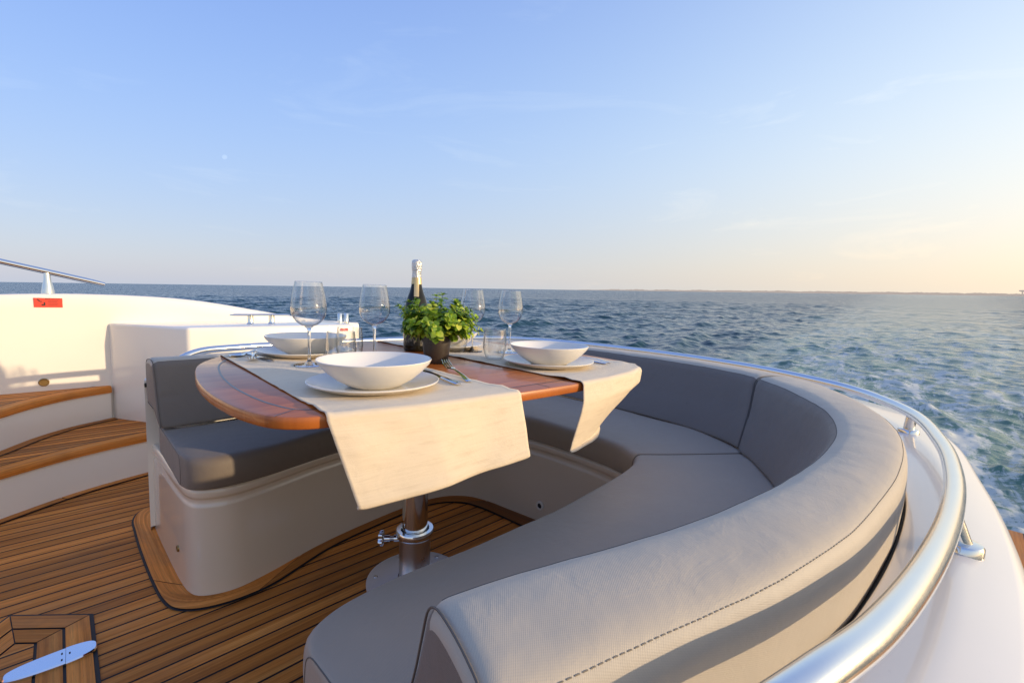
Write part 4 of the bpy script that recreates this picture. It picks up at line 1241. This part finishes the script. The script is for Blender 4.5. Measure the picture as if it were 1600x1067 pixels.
v_, f_, uv_ = lathe([(9, 0), (7, 30), (6, 52), (8, 56)], 16); mk('tower_shaft', v_, f_, HAZE, wt, uv_)
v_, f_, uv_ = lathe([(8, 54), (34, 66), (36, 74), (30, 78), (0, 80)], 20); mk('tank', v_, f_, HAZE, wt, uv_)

# ------------------------------------------------------------------ sun, sky, moon
SUN_EL = math.radians(9.8)
sd = np.array([.530, -.848])                         # towards the sun in boat axes
sxy = Mt[:2, :2] @ sd; SUN_AZ = math.atan2(sxy[0], sxy[1])
sdir = Vector((math.sin(SUN_AZ) * math.cos(SUN_EL), math.cos(SUN_AZ) * math.cos(SUN_EL), math.sin(SUN_EL)))
L = bpy.data.lights.new('sun', 'SUN'); L.energy = 3.9; L.angle = math.radians(.55); L.color = (1.0, .77, .49)
lo_ = bpy.data.objects.new('sun', L); col.objects.link(lo_); lo_.rotation_euler = sdir.to_track_quat('Z', 'Y').to_euler()

w = bpy.data.worlds.new('World'); sc.world = w; w.use_nodes = True
nt = w.node_tree; bg = nt.nodes['Background']
sky = nt.nodes.new('ShaderNodeTexSky'); sky.sky_type = 'NISHITA'; sky.sun_disc = False
sky.sun_elevation = SUN_EL; sky.sun_rotation = SUN_AZ
sky.air_density = 1.0; sky.dust_density = 1.2; sky.ozone_density = 1.2; sky.altitude = 0
bg.inputs[1].default_value = .05
nt.links.new(sky.outputs[0], bg.inputs[0])
# evening haze: bright warm band along the horizon towards the sun, cooler away from it (fitted, per channel, in log radiance)
COEF = np.array([[-0.0844, -2.0972, -0.5557,  0.1478,  0.7588,  0.1835, -0.3026],
                 [ 0.2454, -1.9454, -1.149 ,  0.4091,  0.5035,  0.0961, -0.2356],
                 [ 0.2982, -0.9283, -1.2467,  0.473 ,  0.0971,  0.0079, -0.1546]])
def wm(op, a, b=None, clamp=False):
    q = nt.nodes.new('ShaderNodeMath'); q.operation = op; q.use_clamp = clamp
    for k, x in enumerate((a, b)):
        if x is None: continue
        if isinstance(x, (int, float)): q.inputs[k].default_value = x
        else: nt.links.new(x, q.inputs[k])
    return q.outputs[0]
tcw = nt.nodes.new('ShaderNodeTexCoord'); sx = nt.nodes.new('ShaderNodeSeparateXYZ'); nt.links.new(tcw.outputs['Generated'], sx.inputs[0])
zc = wm('MINIMUM', wm('MAXIMUM', sx.outputs[2], 0.0), .65)
e1 = wm('EXPONENT', wm('DIVIDE', zc, -.18)); e2 = wm('EXPONENT', wm('DIVIDE', zc, -.05))
ss = wm('ADD', wm('MULTIPLY', sx.outputs[0], math.sin(SUN_AZ)), wm('MULTIPLY', sx.outputs[1], math.cos(SUN_AZ)))
# thin high cirrus
mpw = nt.nodes.new('ShaderNodeMapping'); mpw.inputs[3].default_value = (1.2, 2.2, 7.0); mpw.inputs[2].default_value = (.2, .3, .5); nt.links.new(tcw.outputs['Generated'], mpw.inputs[0])
nzw = nt.nodes.new('ShaderNodeTexNoise'); nzw.inputs['Scale'].default_value = 2.1; nzw.inputs['Detail'].default_value = 7; nzw.inputs['Roughness'].default_value = .6; nzw.inputs['Distortion'].default_value = .7
nt.links.new(mpw.outputs[0], nzw.inputs['Vector'])
cir = wm('MULTIPLY', wm('MULTIPLY', wm('SUBTRACT', nzw.outputs['Fac'], .56), 5.0, True), .20)
feats = (None, zc, e1, e2, ss, wm('MULTIPLY', ss, ss), wm('MULTIPLY', ss, e1))
ch = []
for k in range(3):
    acc = wm('ADD', wm('MULTIPLY', cir, (.9, .55, .12)[k]), float(COEF[k, 0]))
    for q in range(1, 7): acc = wm('ADD', acc, wm('MULTIPLY', feats[q], float(COEF[k, q])))
    ch.append(wm('EXPONENT', acc))
cb = nt.nodes.new('ShaderNodeCombineXYZ')
for k in range(3): nt.links.new(ch[k], cb.inputs[k])
bg2 = nt.nodes.new('ShaderNodeBackground'); bg2.inputs[1].default_value = 1.02; nt.links.new(cb.outputs[0], bg2.inputs[0])
ads = nt.nodes.new('ShaderNodeAddShader'); nt.links.new(bg.outputs[0], ads.inputs[0]); nt.links.new(bg2.outputs[0], ads.inputs[1])
nt.links.new(ads.outputs[0], nt.nodes['World Output'].inputs[0])

# daytime moon
md = Vector((-.637, 1.0388, .279)).normalized(); MD = 15000
moon = MB(); v_, f_, uv_ = lathe([(math.sin(t) * 1.0, math.cos(t)) for t in np.linspace(0.001, PI - .001, 20)], 32)
mm = NT('moon_painted_sunlight'); g_ = mm.n('ShaderNodeNewGeometry')
dp = mm.n('ShaderNodeVectorMath', operation='DOT_PRODUCT'); mm.l(g_.outputs['Normal'], dp.inputs[0]); dp.inputs[1].default_value = (sdir.x, sdir.y, sdir.z + .3)
em = mm.n('ShaderNodeEmission'); em.inputs[0].default_value = (.9, .9, .85, 1); mm.l(mm.math('MULTIPLY', mm.math('MAXIMUM', dp.outputs['Value'], 0.0), .10), em.inputs[1])  # sunlit half painted as emission on the side facing the sun
tr = mm.n('ShaderNodeBsdfTransparent'); ad = mm.n('ShaderNodeAddShader'); mm.l(em.outputs[0], ad.inputs[0]); mm.l(tr.outputs[0], ad.inputs[1]); mm.l(ad.outputs[0], mm.out.inputs[0])
mr = MD * 3.6 / FOC * .8
mo = mk('moon', [(x * mr, y * mr, z * mr) for x, y, z in v_], f_, mm.m, None, uv_, True, 180)
mo.location = md * MD; mo.rotation_euler = (.4, 1.2, 0)
tag(mo, 'tiny pale half moon in the clear blue sky at left', 'moon')

# ------------------------------------------------------------------ camera
cam = bpy.data.cameras.new('camera'); cam.sensor_width = 36; cam.lens = FOC / 1600 * 36
cam.clip_start = .02; cam.clip_end = 60000
co = bpy.data.objects.new('camera', cam); col.objects.link(co)
X = Vector(RSEA @ np.array([1.0, 0, 0])); Yv = Vector(RSEA @ np.array([0, -1.0, 0])); Zv = Vector(RSEA @ np.array([0, 0, -1.0]))
co.matrix_world = Matrix.Translation((0, 0, CAMZ)) @ Matrix((X, Yv, Zv)).transposed().to_4x4()
sc.camera = co

sc.view_settings.view_transform = 'Standard'; sc.view_settings.look = 'None'; sc.view_settings.exposure = 0; sc.view_settings.gamma = 1
sc.cycles.max_bounces = 10; sc.cycles.transparent_max_bounces = 24; sc.cycles.caustics_reflective = False; sc.cycles.caustics_refractive = False
sc.cycles.sample_clamp_indirect = 6.0
sc.cycles.use_denoising = True
try: sc.cycles.denoiser = 'OPENIMAGEDENOISE'
except Exception: pass
